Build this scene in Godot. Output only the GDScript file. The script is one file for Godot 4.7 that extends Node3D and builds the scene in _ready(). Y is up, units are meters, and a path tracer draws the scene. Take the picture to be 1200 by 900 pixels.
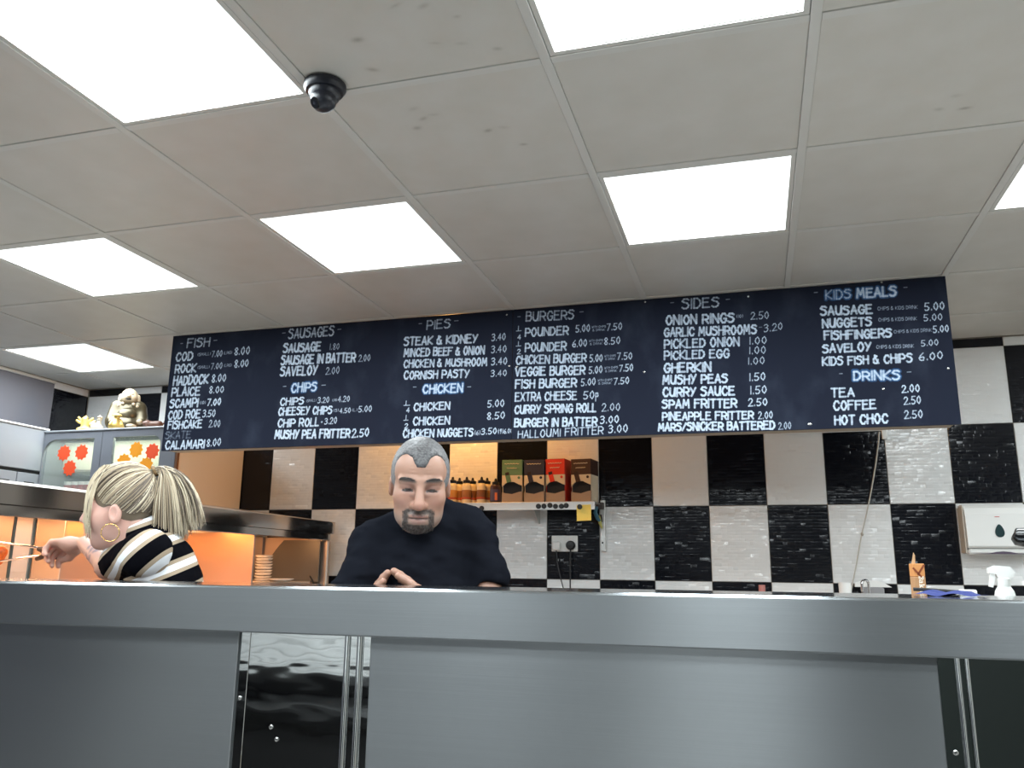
extends Node3D
# A chip-shop counter under a suspended ceiling. Units are metres, y is up; the floor is y = 0 and the ceiling y = 2.4.

const CAM := Vector3(1.01664, 1.22719, 1.68445)
const CAM_TURN := Vector3(0.22156873, 0.28370975, 0.01169868)
const FOCAL := 967.749          # of a 1200 x 900 picture
const CEIL := 2.4
const WALL_Z := -2.84           # tiled rear wall
const LEFT_X := -3.335
const RIGHT_X := 3.6
const FRONT_Z := 3.4
const BOARD_Z := -1.81
const TOP_Y := 1.189            # counter top
const FACE_Z := 0.13            # counter fascia

var M := {}
var names := {}
var rng := RandomNumberGenerator.new()

# ------------------------------------------------------------------ pixel directions
func ray(u: float, v: float) -> Vector3:
	return Basis.from_euler(CAM_TURN) * Vector3((u - 600.0) / FOCAL, -(v - 450.0) / FOCAL, -1.0)
func on_z(u: float, v: float, z: float) -> Vector3:
	var d := ray(u, v)
	return CAM + d * ((z - CAM.z) / d.z)
func on_x(u: float, v: float, x: float) -> Vector3:
	var d := ray(u, v)
	return CAM + d * ((x - CAM.x) / d.x)
func on_y(u: float, v: float, y: float) -> Vector3:
	var d := ray(u, v)
	return CAM + d * ((y - CAM.y) / d.y)
func deep(u: float, v: float, k: float) -> Vector3:
	return CAM + ray(u, v) * k

# ------------------------------------------------------------------ mesh collecting
class MB:
	var v := PackedVector3Array()
	var n := PackedVector3Array()
	var t := PackedVector2Array()
	var c := PackedColorArray()
	var colored := false
	var tint := Color.WHITE
	func tri(a: Vector3, b: Vector3, d: Vector3, na: Vector3, nb: Vector3, nd: Vector3, ta := Vector2.ZERO, tb := Vector2.ZERO, td := Vector2.ZERO) -> void:
		var flip := (b - a).cross(d - a).dot(na + nb + nd) > 0.0
		v.append(a); n.append(na); t.append(ta)
		if flip:
			v.append(d); n.append(nd); t.append(td)
			v.append(b); n.append(nb); t.append(tb)
		else:
			v.append(b); n.append(nb); t.append(tb)
			v.append(d); n.append(nd); t.append(td)
		if colored:
			c.append(tint); c.append(tint); c.append(tint)
	func flat(a: Vector3, b: Vector3, d: Vector3, hint: Vector3) -> void:
		var m := (b - a).cross(d - a).normalized()
		if m.dot(hint) < 0.0:
			m = -m
		tri(a, b, d, m, m, m, uv_of(a, m), uv_of(b, m), uv_of(d, m))
	func uv_of(p: Vector3, m: Vector3) -> Vector2:
		var a := m.abs()
		if a.x >= a.y and a.x >= a.z:
			return Vector2(p.z, p.y)
		if a.y >= a.z:
			return Vector2(p.x, p.z)
		return Vector2(p.x, p.y)
	func quad(a: Vector3, b: Vector3, d: Vector3, e: Vector3, hint: Vector3) -> void:
		flat(a, b, d, hint)
		flat(a, d, e, hint)
	# a box with chamfered edges
	func box(at: Vector3, size: Vector3, bevel := 0.0, turn := Basis.IDENTITY) -> MB:
		var h := size * 0.5
		var s0 := v.size()
		var b := minf(bevel, minf(h.x, minf(h.y, h.z)) * 0.9)
		for ax in 3:
			var ay := (ax + 1) % 3
			var az := (ax + 2) % 3
			for sg: float in [-1.0, 1.0]:
				var q := []
				for k: Vector2 in [Vector2(-1, -1), Vector2(1, -1), Vector2(1, 1), Vector2(-1, 1)]:
					var p := Vector3.ZERO
					p[ax] = sg * h[ax]
					p[ay] = k.x * (h[ay] - b)
					p[az] = k.y * (h[az] - b)
					q.append(p)
				var nn := Vector3.ZERO
				nn[ax] = sg
				quad(q[0], q[1], q[2], q[3], nn)
		if b > 0.0:
			for ax in 3:
				var ay := (ax + 1) % 3
				var az := (ax + 2) % 3
				for sy: float in [-1.0, 1.0]:
					for sz: float in [-1.0, 1.0]:
						var p1 := Vector3.ZERO; var p2 := Vector3.ZERO
						p1[ax] = h[ax] - b; p1[ay] = sy * h[ay]; p1[az] = sz * (h[az] - b)
						p2[ax] = h[ax] - b; p2[ay] = sy * (h[ay] - b); p2[az] = sz * h[az]
						var p3 := p2; var p4 := p1
						p3[ax] = -p3[ax]; p4[ax] = -p4[ax]
						var nn := Vector3.ZERO
						nn[ay] = sy; nn[az] = sz
						quad(p1, p2, p3, p4, nn)
			for sx: float in [-1.0, 1.0]:
				for sy: float in [-1.0, 1.0]:
					for sz: float in [-1.0, 1.0]:
						flat(Vector3(sx * h.x, sy * (h.y - b), sz * (h.z - b)), Vector3(sx * (h.x - b), sy * h.y, sz * (h.z - b)), Vector3(sx * (h.x - b), sy * (h.y - b), sz * h.z), Vector3(sx, sy, sz))
		for i in range(s0, v.size()):
			v[i] = turn * v[i] + at
			n[i] = turn * n[i]
		return self
	func span(lo: Vector3, hi: Vector3, bevel := 0.0) -> MB:
		return box((lo + hi) * 0.5, (hi - lo).abs(), bevel)
	# a round tube along a path; radii may differ
	func tube(path: Array, radii, seg := 8, caps := true) -> MB:
		var rings := []
		var up := Vector3.UP
		for i in path.size():
			var d: Vector3 = (path[mini(i + 1, path.size() - 1)] - path[maxi(i - 1, 0)]).normalized()
			if absf(d.dot(up)) > 0.95:
				up = Vector3.RIGHT if absf(d.x) < 0.8 else Vector3.BACK
			var s := d.cross(up).normalized()
			up = s.cross(d).normalized()
			var r: float = radii[i] if radii is Array else radii
			var ring := []
			for k in seg:
				var a := TAU * k / seg
				var o := s * cos(a) + up * sin(a)
				ring.append([path[i] + o * r, o])
			rings.append(ring)
		for i in rings.size() - 1:
			for k in seg:
				var k2 := (k + 1) % seg
				var a = rings[i][k]; var b = rings[i][k2]; var d = rings[i + 1][k2]; var e = rings[i + 1][k]
				tri(a[0], b[0], d[0], a[1], b[1], d[1])
				tri(a[0], d[0], e[0], a[1], d[1], e[1])
		if caps:
			for end in [0, rings.size() - 1]:
				var out: Vector3 = (path[0] - path[1]) if end == 0 else (path[-1] - path[-2])
				for k in range(1, seg - 1):
					flat(rings[end][0][0], rings[end][k][0], rings[end][k + 1][0], out)
		return self
	# a turned shape: profile of (radius, height) from bottom to top, about y
	func lathe(profile: Array, seg := 20, xf := Transform3D.IDENTITY, smooth := 0.7) -> MB:
		var seg_n := []
		for i in profile.size() - 1:
			var d: Vector2 = profile[i + 1] - profile[i]
			seg_n.append(Vector2(d.y, -d.x).normalized())
		for i in seg_n.size():
			var lo: Vector2 = seg_n[i]; var hi: Vector2 = seg_n[i]
			if i > 0 and seg_n[i - 1].dot(seg_n[i]) > smooth:
				lo = (seg_n[i - 1] + seg_n[i]).normalized()
			if i < seg_n.size() - 1 and seg_n[i + 1].dot(seg_n[i]) > smooth:
				hi = (seg_n[i + 1] + seg_n[i]).normalized()
			var p0: Vector2 = profile[i]; var p1: Vector2 = profile[i + 1]
			for k in seg:
				var a0 := TAU * k / seg; var a1 := TAU * (k + 1) / seg
				var d0 := Vector3(cos(a0), 0, sin(a0)); var d1 := Vector3(cos(a1), 0, sin(a1))
				var A := xf * (d0 * p0.x + Vector3.UP * p0.y); var B := xf * (d1 * p0.x + Vector3.UP * p0.y)
				var D := xf * (d1 * p1.x + Vector3.UP * p1.y); var E := xf * (d0 * p1.x + Vector3.UP * p1.y)
				var nA := xf.basis * (d0 * lo.x + Vector3.UP * lo.y); var nB := xf.basis * (d1 * lo.x + Vector3.UP * lo.y)
				var nD := xf.basis * (d1 * hi.x + Vector3.UP * hi.y); var nE := xf.basis * (d0 * hi.x + Vector3.UP * hi.y)
				if p0.x > 1e-6:
					tri(A, B, D, nA, nB, nD)
				if p1.x > 1e-6:
					tri(A, D, E, nA, nD, nE)
		return self
	# an outline in the x-y plane, pushed back by depth along -z from z = 0
	func extrude(poly: PackedVector2Array, depth: float, xf := Transform3D.IDENTITY) -> MB:
		var idx := Geometry2D.triangulate_polygon(poly)
		var fz := xf.basis * Vector3.BACK
		for i in range(0, idx.size(), 3):
			var q := []
			for k in 3:
				q.append(poly[idx[i + k]])
			flat(xf * Vector3(q[0].x, q[0].y, 0), xf * Vector3(q[1].x, q[1].y, 0), xf * Vector3(q[2].x, q[2].y, 0), fz)
			if depth > 0.0:
				flat(xf * Vector3(q[0].x, q[0].y, -depth), xf * Vector3(q[1].x, q[1].y, -depth), xf * Vector3(q[2].x, q[2].y, -depth), -fz)
		if depth > 0.0:
			var cw := 1.0 if not Geometry2D.is_polygon_clockwise(poly) else -1.0
			for i in poly.size():
				var a := poly[i]; var b := poly[(i + 1) % poly.size()]
				var e := (b - a).normalized()
				var nn := xf.basis * (Vector3(e.y, -e.x, 0) * cw)
				quad(xf * Vector3(a.x, a.y, 0), xf * Vector3(b.x, b.y, 0), xf * Vector3(b.x, b.y, -depth), xf * Vector3(a.x, a.y, -depth), nn)
		return self
	# a frame between two outlines of the same number of points
	func ring(outer: PackedVector2Array, inner: PackedVector2Array, depth: float, xf := Transform3D.IDENTITY) -> MB:
		var fz := xf.basis * Vector3.BACK
		var m := outer.size()
		var mid := Vector2.ZERO
		for p in inner:
			mid += p / m
		for i in m:
			var j := (i + 1) % m
			var a := Vector3(outer[i].x, outer[i].y, 0); var b := Vector3(outer[j].x, outer[j].y, 0)
			var d := Vector3(inner[j].x, inner[j].y, 0); var e := Vector3(inner[i].x, inner[i].y, 0)
			var back := Vector3(0, 0, -depth)
			quad(xf * a, xf * b, xf * d, xf * e, fz)
			quad(xf * (a + back), xf * (b + back), xf * (d + back), xf * (e + back), -fz)
			var om := Vector3((outer[i].x + outer[j].x) * 0.5 - mid.x, (outer[i].y + outer[j].y) * 0.5 - mid.y, 0)
			quad(xf * a, xf * b, xf * (b + back), xf * (a + back), xf.basis * om)
			quad(xf * e, xf * d, xf * (d + back), xf * (e + back), xf.basis * -om)
		return self
	func ball(at: Vector3, r: Vector3, rows := 10, seg := 14, turn := Basis.IDENTITY) -> MB:
		for i in rows:
			for k in seg:
				var q := []
				for o: Vector2 in [Vector2(0, 0), Vector2(1, 0), Vector2(1, 1), Vector2(0, 1)]:
					var th := PI * (i + o.y) / rows; var ph := TAU * (k + o.x) / seg
					var d := Vector3(sin(th) * cos(ph), cos(th), sin(th) * sin(ph))
					q.append([at + turn * (d * r), (turn * (d / r)).normalized()])
				if i < rows - 1:
					tri(q[0][0], q[2][0], q[3][0], q[0][1], q[2][1], q[3][1])
				if i > 0:
					tri(q[0][0], q[1][0], q[2][0], q[0][1], q[1][1], q[2][1])
		return self
	func mesh() -> ArrayMesh:
		var a := []
		a.resize(Mesh.ARRAY_MAX)
		a[Mesh.ARRAY_VERTEX] = v
		a[Mesh.ARRAY_NORMAL] = n
		a[Mesh.ARRAY_TEX_UV] = t
		if colored:
			a[Mesh.ARRAY_COLOR] = c
		var m := ArrayMesh.new()
		m.add_surface_from_arrays(Mesh.PRIMITIVE_TRIANGLES, a)
		return m

func mb(colored := false) -> MB:
	var b := MB.new()
	b.colored = colored
	return b

# ------------------------------------------------------------------ objects
func numbered(parent: Node, called: String) -> String:
	var key := str(parent.get_instance_id()) + called
	var k: int = names.get(key, 0)
	names[key] = k + 1
	return called if k == 0 else "%s_%03d" % [called, k]
func put(parent: Node, called: String, mesh, mat: Material, at := Transform3D.IDENTITY) -> MeshInstance3D:
	var o := MeshInstance3D.new()
	o.name = numbered(parent, called)
	o.mesh = mesh.mesh() if mesh is MB else mesh
	o.material_override = mat
	o.cast_shadow = GeometryInstance3D.SHADOW_CASTING_SETTING_ON
	o.transform = at
	parent.add_child(o, true)
	return o
func tag(o: Node, label: String, category: String, group := "", kind := "") -> Node:
	if label: o.set_meta("label", label)
	if category: o.set_meta("category", category)
	if group: o.set_meta("group", group)
	if kind: o.set_meta("kind", kind)
	return o
func thing(called: String, label: String, category: String, at := Vector3.ZERO, turn := 0.0, group := "") -> Node3D:
	var o := Node3D.new()
	o.name = numbered(self, called)
	add_child(o, true)
	o.position = at
	o.rotation.y = turn
	tag(o, label, category, group)
	return o
func single(called: String, label: String, category: String, mesh, mat: Material, at := Transform3D.IDENTITY, group := "") -> MeshInstance3D:
	var o := put(self, called, mesh, mat, at)
	tag(o, label, category, group)
	return o
func struct(called: String, mesh, mat: Material, label := "", category := "") -> MeshInstance3D:
	var o := put(self, called, mesh, mat)
	tag(o, label, category, "", "structure")
	return o
func rounded(w: float, h: float, r: float, steps := 5, only := [true, true, true, true]) -> PackedVector2Array:
	# counter-clockwise from the bottom right corner; corners: br, tr, tl, bl
	var p := PackedVector2Array()
	var cs := [Vector2(w / 2, -h / 2), Vector2(w / 2, h / 2), Vector2(-w / 2, h / 2), Vector2(-w / 2, -h / 2)]
	for k in 4:
		var rr: float = r if only[k] else 0.0005
		var m: Vector2 = cs[k] - Vector2(signf(cs[k].x), signf(cs[k].y)) * rr
		for i in steps + 1:
			var a := -PI / 2 + k * PI / 2 + PI / 2 * i / steps
			p.append(m + Vector2(cos(a), sin(a)) * rr)
	return p

# ------------------------------------------------------------------ materials
func mat(color: Color, rough := 0.6, metal := 0.0, extra := {}) -> StandardMaterial3D:
	var m := StandardMaterial3D.new()
	m.albedo_color = color
	m.roughness = rough
	m.metallic = metal
	for k in extra:
		m.set(k, extra[k])
	return m
func noise_tex(freq: float, lo: Color, hi: Color, size := 256, seed_ := 1, octaves := 4) -> ImageTexture:
	var f := FastNoiseLite.new()
	f.seed = seed_
	f.frequency = freq
	f.fractal_octaves = octaves
	var im := f.get_seamless_image(size, size)
	im.convert(Image.FORMAT_RGB8)
	for y in size:
		for x in size:
			im.set_pixel(x, y, lo.lerp(hi, im.get_pixel(x, y).r))
	return ImageTexture.create_from_image(im)
func streak_normal(w: int, h: int, amount: float, seed_: int) -> ImageTexture:
	# fine lines along u, as brushing leaves them
	var r := RandomNumberGenerator.new()
	r.seed = seed_
	var im := Image.create_empty(w, h, false, Image.FORMAT_RGB8)
	for y in h:
		var a := r.randf_range(-amount, amount)
		var left := 0
		for x in w:
			if left <= 0:
				a = r.randf_range(-amount, amount)
				left = r.randi_range(w / 8, w / 2)
			left -= 1
			im.set_pixel(x, y, Color(0.5, 0.5 + 0.5 * a, 1.0))
	return ImageTexture.create_from_image(im)
func tile_normal() -> ImageTexture:
	# pressed relief of a wall tile: rows of little blocks, each tilted its own way
	var r := RandomNumberGenerator.new()
	r.seed = 41
	var w := 288; var h := 384
	var im := Image.create_empty(w, h, false, Image.FORMAT_RGB8)
	im.fill(Color(0.5, 0.5, 1.0))
	var y := 0
	while y < h:
		var bh := mini(r.randi_range(13, 18), h - y)
		var x := -r.randi_range(0, 20)
		while x < w:
			var bw := r.randi_range(22, 50)
			var strong := 1.0 if r.randf() < 0.22 else 0.25
			var tx := r.randf_range(-0.14, 0.14) * strong
			var ty := r.randf_range(-0.30, 0.30) * strong
			var e := 0.22 if strong < 1.0 else 1.0
			for j in bh:
				for i in bw:
					if x + i < 0 or x + i >= w:
						continue
					var nx := tx; var ny := ty
					if i < 2: nx -= 0.25 * e
					if i > bw - 3: nx += 0.25 * e
					if j < 2: ny -= 0.3 * e
					if j > bh - 3: ny += 0.3 * e
					# a soft crown over each block
					nx += 0.05 * (2.0 * i / bw - 1.0)
					ny += 0.07 * (2.0 * j / bh - 1.0)
					im.set_pixel(x + i, y + j, Color(0.5 + 0.5 * nx, 0.5 - 0.5 * ny, 0.92))
			x += bw
		y += bh
	return ImageTexture.create_from_image(im)
func make_materials() -> void:
	var soot := noise_tex(0.02, Color(0.965, 0.96, 0.95), Color(1, 1, 1), 256, 3)
	M.ceiling = mat(Color(0.80, 0.785, 0.755), 0.42, 0.0, {"albedo_texture": soot, "uv1_triplanar": true, "uv1_world_triplanar": true, "uv1_scale": Vector3(0.9, 0.9, 0.9)})
	M.tee = mat(Color(0.80, 0.79, 0.765), 0.42)
	M.slab = mat(Color(0.45, 0.45, 0.44), 0.9)
	M.stain = mat(Color(0.50, 0.485, 0.45), 0.6)
	M.diffuser = mat(Color(0.95, 0.96, 0.97), 0.5, 0.0, {"emission_enabled": true, "emission": Color(0.97, 1.0, 1.0), "emission_energy_multiplier": 1.6})
	var relief := tile_normal()
	M.tile_white = mat(Color(0.86, 0.865, 0.865), 0.15, 0.0, {"normal_enabled": true, "normal_texture": relief, "normal_scale": 0.5})
	M.tile_black = mat(Color(0.062, 0.07, 0.095), 0.15, 0.0, {"normal_enabled": true, "normal_texture": relief, "normal_scale": 0.33, "metallic_specular": 0.4})
	M.grout = mat(Color(0.62, 0.59, 0.54), 0.9)
	M.plaster = mat(Color(0.74, 0.73, 0.71), 0.85)
	M.grey_panel = mat(Color(0.44, 0.44, 0.47), 0.4)
	M.floor = mat(Color(0.56, 0.55, 0.54), 0.4, 0.0, {"albedo_texture": noise_tex(0.05, Color(0.8, 0.8, 0.8), Color(1, 1, 1), 256, 9), "uv1_triplanar": true, "uv1_world_triplanar": true})
	var brush := streak_normal(512, 512, 0.035, 5)
	M.steel = mat(Color(0.59, 0.605, 0.615), 0.32, 1.0, {"normal_enabled": true, "normal_texture": brush, "normal_scale": 0.6, "uv1_scale": Vector3(1.0, 2.5, 1.0), "anisotropy_enabled": true, "anisotropy": -0.84})
	var wob := FastNoiseLite.new()
	wob.seed = 21; wob.frequency = 0.012; wob.fractal_octaves = 2
	var wi := wob.get_seamless_image(256, 256)
	wi.convert(Image.FORMAT_RGB8)
	wi.bump_map_to_normal_map(6.0)
	M.polished = mat(Color(0.80, 0.81, 0.81), 0.035, 1.0, {"normal_enabled": true, "normal_texture": ImageTexture.create_from_image(wi), "normal_scale": 0.04, "uv1_scale": Vector3(2.0, 6.0, 1.0)})
	M.top_steel = mat(Color(0.74, 0.76, 0.78), 0.12, 1.0)
	M.range_steel = mat(Color(0.78, 0.74, 0.70), 0.36, 0.85)
	M.range_rail = mat(Color(0.74, 0.72, 0.70), 0.10, 1.0)
	M.chrome = mat(Color(0.85, 0.85, 0.86), 0.08, 1.0)
	M.screw = mat(Color(0.75, 0.75, 0.74), 0.25, 1.0)
	M.dark_gap = mat(Color(0.05, 0.05, 0.05), 0.9)
	M.black_gloss = mat(Color(0.035, 0.038, 0.048), 0.18)
	M.black_soft = mat(Color(0.05, 0.05, 0.055), 0.6)
	M.navy_gloss = mat(Color(0.07, 0.08, 0.12), 0.34)
	M.white_plastic = mat(Color(0.88, 0.88, 0.87), 0.3)
	M.grey_plastic = mat(Color(0.55, 0.55, 0.56), 0.4)
	M.cab_grey = mat(Color(0.47, 0.485, 0.52), 0.35)
	M.cab_white = mat(Color(0.88, 0.89, 0.83), 0.5)
	M.hood = mat(Color(0.56, 0.575, 0.60), 0.3)
	M.beige = mat(Color(0.84, 0.79, 0.73), 0.45)
	M.batten = mat(Color(0.66, 0.60, 0.53), 0.7)
	M.wood = mat(Color(0.42, 0.27, 0.16), 0.6)
	M.dark_wood = mat(Color(0.16, 0.09, 0.07), 0.45)
	M.gold = mat(Color(0.86, 0.74, 0.42), 0.35, 0.35)
	M.ivory = mat(Color(0.80, 0.76, 0.68), 0.5)
	M.bronze = mat(Color(0.33, 0.30, 0.23), 0.32, 0.5)
	M.pale_bronze = mat(Color(0.72, 0.66, 0.56), 0.35, 0.25)
	M.brown_fig = mat(Color(0.42, 0.28, 0.22), 0.5)
	M.star_red = mat(Color(0.95, 0.33, 0.16), 0.6)
	M.star_orange = mat(Color(0.96, 0.62, 0.10), 0.6)
	M.glass = mat(Color(0.9, 0.96, 0.94, 0.12), 0.02, 0.0, {"transparency": BaseMaterial3D.TRANSPARENCY_ALPHA})
	M.note = mat(Color(0.95, 0.86, 0.45), 0.8)
	M.magnet = mat(Color(0.06, 0.06, 0.07), 0.4)
	M.card = mat(Color(0.84, 0.78, 0.68), 0.7)
	M.shelf_steel = mat(Color(0.80, 0.80, 0.79), 0.35, 0.6)
	M.blue = mat(Color(0.07, 0.14, 0.40), 0.8)
	M.ceramic = mat(Color(0.90, 0.89, 0.86), 0.2)
	M.orange_food = mat(Color(0.85, 0.42, 0.10), 0.55, 0.0, {"albedo_texture": noise_tex(0.06, Color(0.75, 0.6, 0.5), Color(1, 1, 1), 128, 11), "uv1_triplanar": true, "uv1_scale": Vector3(12, 12, 12)})
	M.teal_window = mat(Color(0.16, 0.24, 0.25), 0.12)
	M.bench_leather = mat(Color(0.035, 0.035, 0.04), 0.35)
	M.boarding = mat(Color(0.93, 0.935, 0.93), 0.5)
	M.skin = mat(Color(1, 1, 1), 0.48, 0.0, {"vertex_color_use_as_albedo": true, "subsurf_scatter_enabled": true, "subsurf_scatter_strength": 0.12})
	M.hair = mat(Color(1, 1, 1), 0.55, 0.0, {"vertex_color_use_as_albedo": true})
	M.cloth = mat(Color(0.085, 0.092, 0.115), 0.95, 0.0, {"metallic_specular": 0.08})
	M.trouser = mat(Color(0.07, 0.07, 0.085), 0.9)
	M.eye_white = mat(Color(0.80, 0.78, 0.75), 0.15)
	M.iris = mat(Color(0.13, 0.09, 0.06), 0.1)
	M.gold_ring = mat(Color(0.90, 0.74, 0.48), 0.2, 1.0)
	M.lamp_warm = mat(Color(1, 0.85, 0.6), 0.5, 0.0, {"emission_enabled": true, "emission": Color(1.0, 0.74, 0.42), "emission_energy_multiplier": 2.0})

# ------------------------------------------------------------------ hand lettering
const GLYPHS := {
	"A": "00 49 80|13 73", "B": "00 09 59 78 76 55 05|55 84 82 60 00", "C": "87 69 39 17 04 12 30 60 82", "D": "00 09 49 77 84 72 40 00",
	"E": "79 09 00 80|05 65", "F": "89 09 00|05 65", "G": "87 69 39 17 04 12 30 60 82 84 54", "H": "00 09|80 89|05 85", "I": "40 49",
	"J": "69 62 40 10 02", "K": "00 09|89 04 80", "L": "09 00 70", "M": "00 19 43 79 80", "N": "00 09 80 89", "O": "39 17 04 12 30 50 72 84 77 59 39",
	"P": "00 09 59 87 85 64 04", "Q": "39 17 04 12 30 50 72 84 77 59 39|52 80", "R": "00 09 59 87 85 64 04|44 80", "S": "88 69 29 07 26 65 83 71 50 20 01",
	"T": "09 89|49 40", "U": "09 03 11 30 50 72 89|89 80", "V": "09 40 89", "W": "09 20 46 60 89", "X": "00 89|09 80", "Y": "09 44|89 20", "Z": "09 89 00 80",
	"0": "49 17 04 12 40 62 74 67 49", "1": "40 49", "2": "07 29 59 77 65 00 80", "3": "08 29 59 77 55 25|55 73 61 40 10 01", "4": "59 03 73|57 50",
	"5": "79 19 05 45 73 61 40 10 01", "6": "69 26 03 11 30 60 73 64 34 13", "7": "09 79 20", "8": "35 17 39 59 77 55 12 30 60 72 35", "9": "65 45 26 28 49 69 67 40",
	"&": "80 27 29 58 05 01 20 50 74", "/": "00 89", "(": "59 36 33 50", ")": "39 56 53 30", ".": "30 31", "-": "05 85", "+": "45 41|23 63", "p": "0- 06 46 53 42 02", " ": "",
}
const NARROW := {"I": 0.30, "1": 0.45, ".": 0.42, "(": 0.55, ")": 0.55, " ": 0.55, "L": 0.85, "M": 1.2, "W": 1.2, "/": 0.8, "J": 0.85, "p": 0.8}
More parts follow.
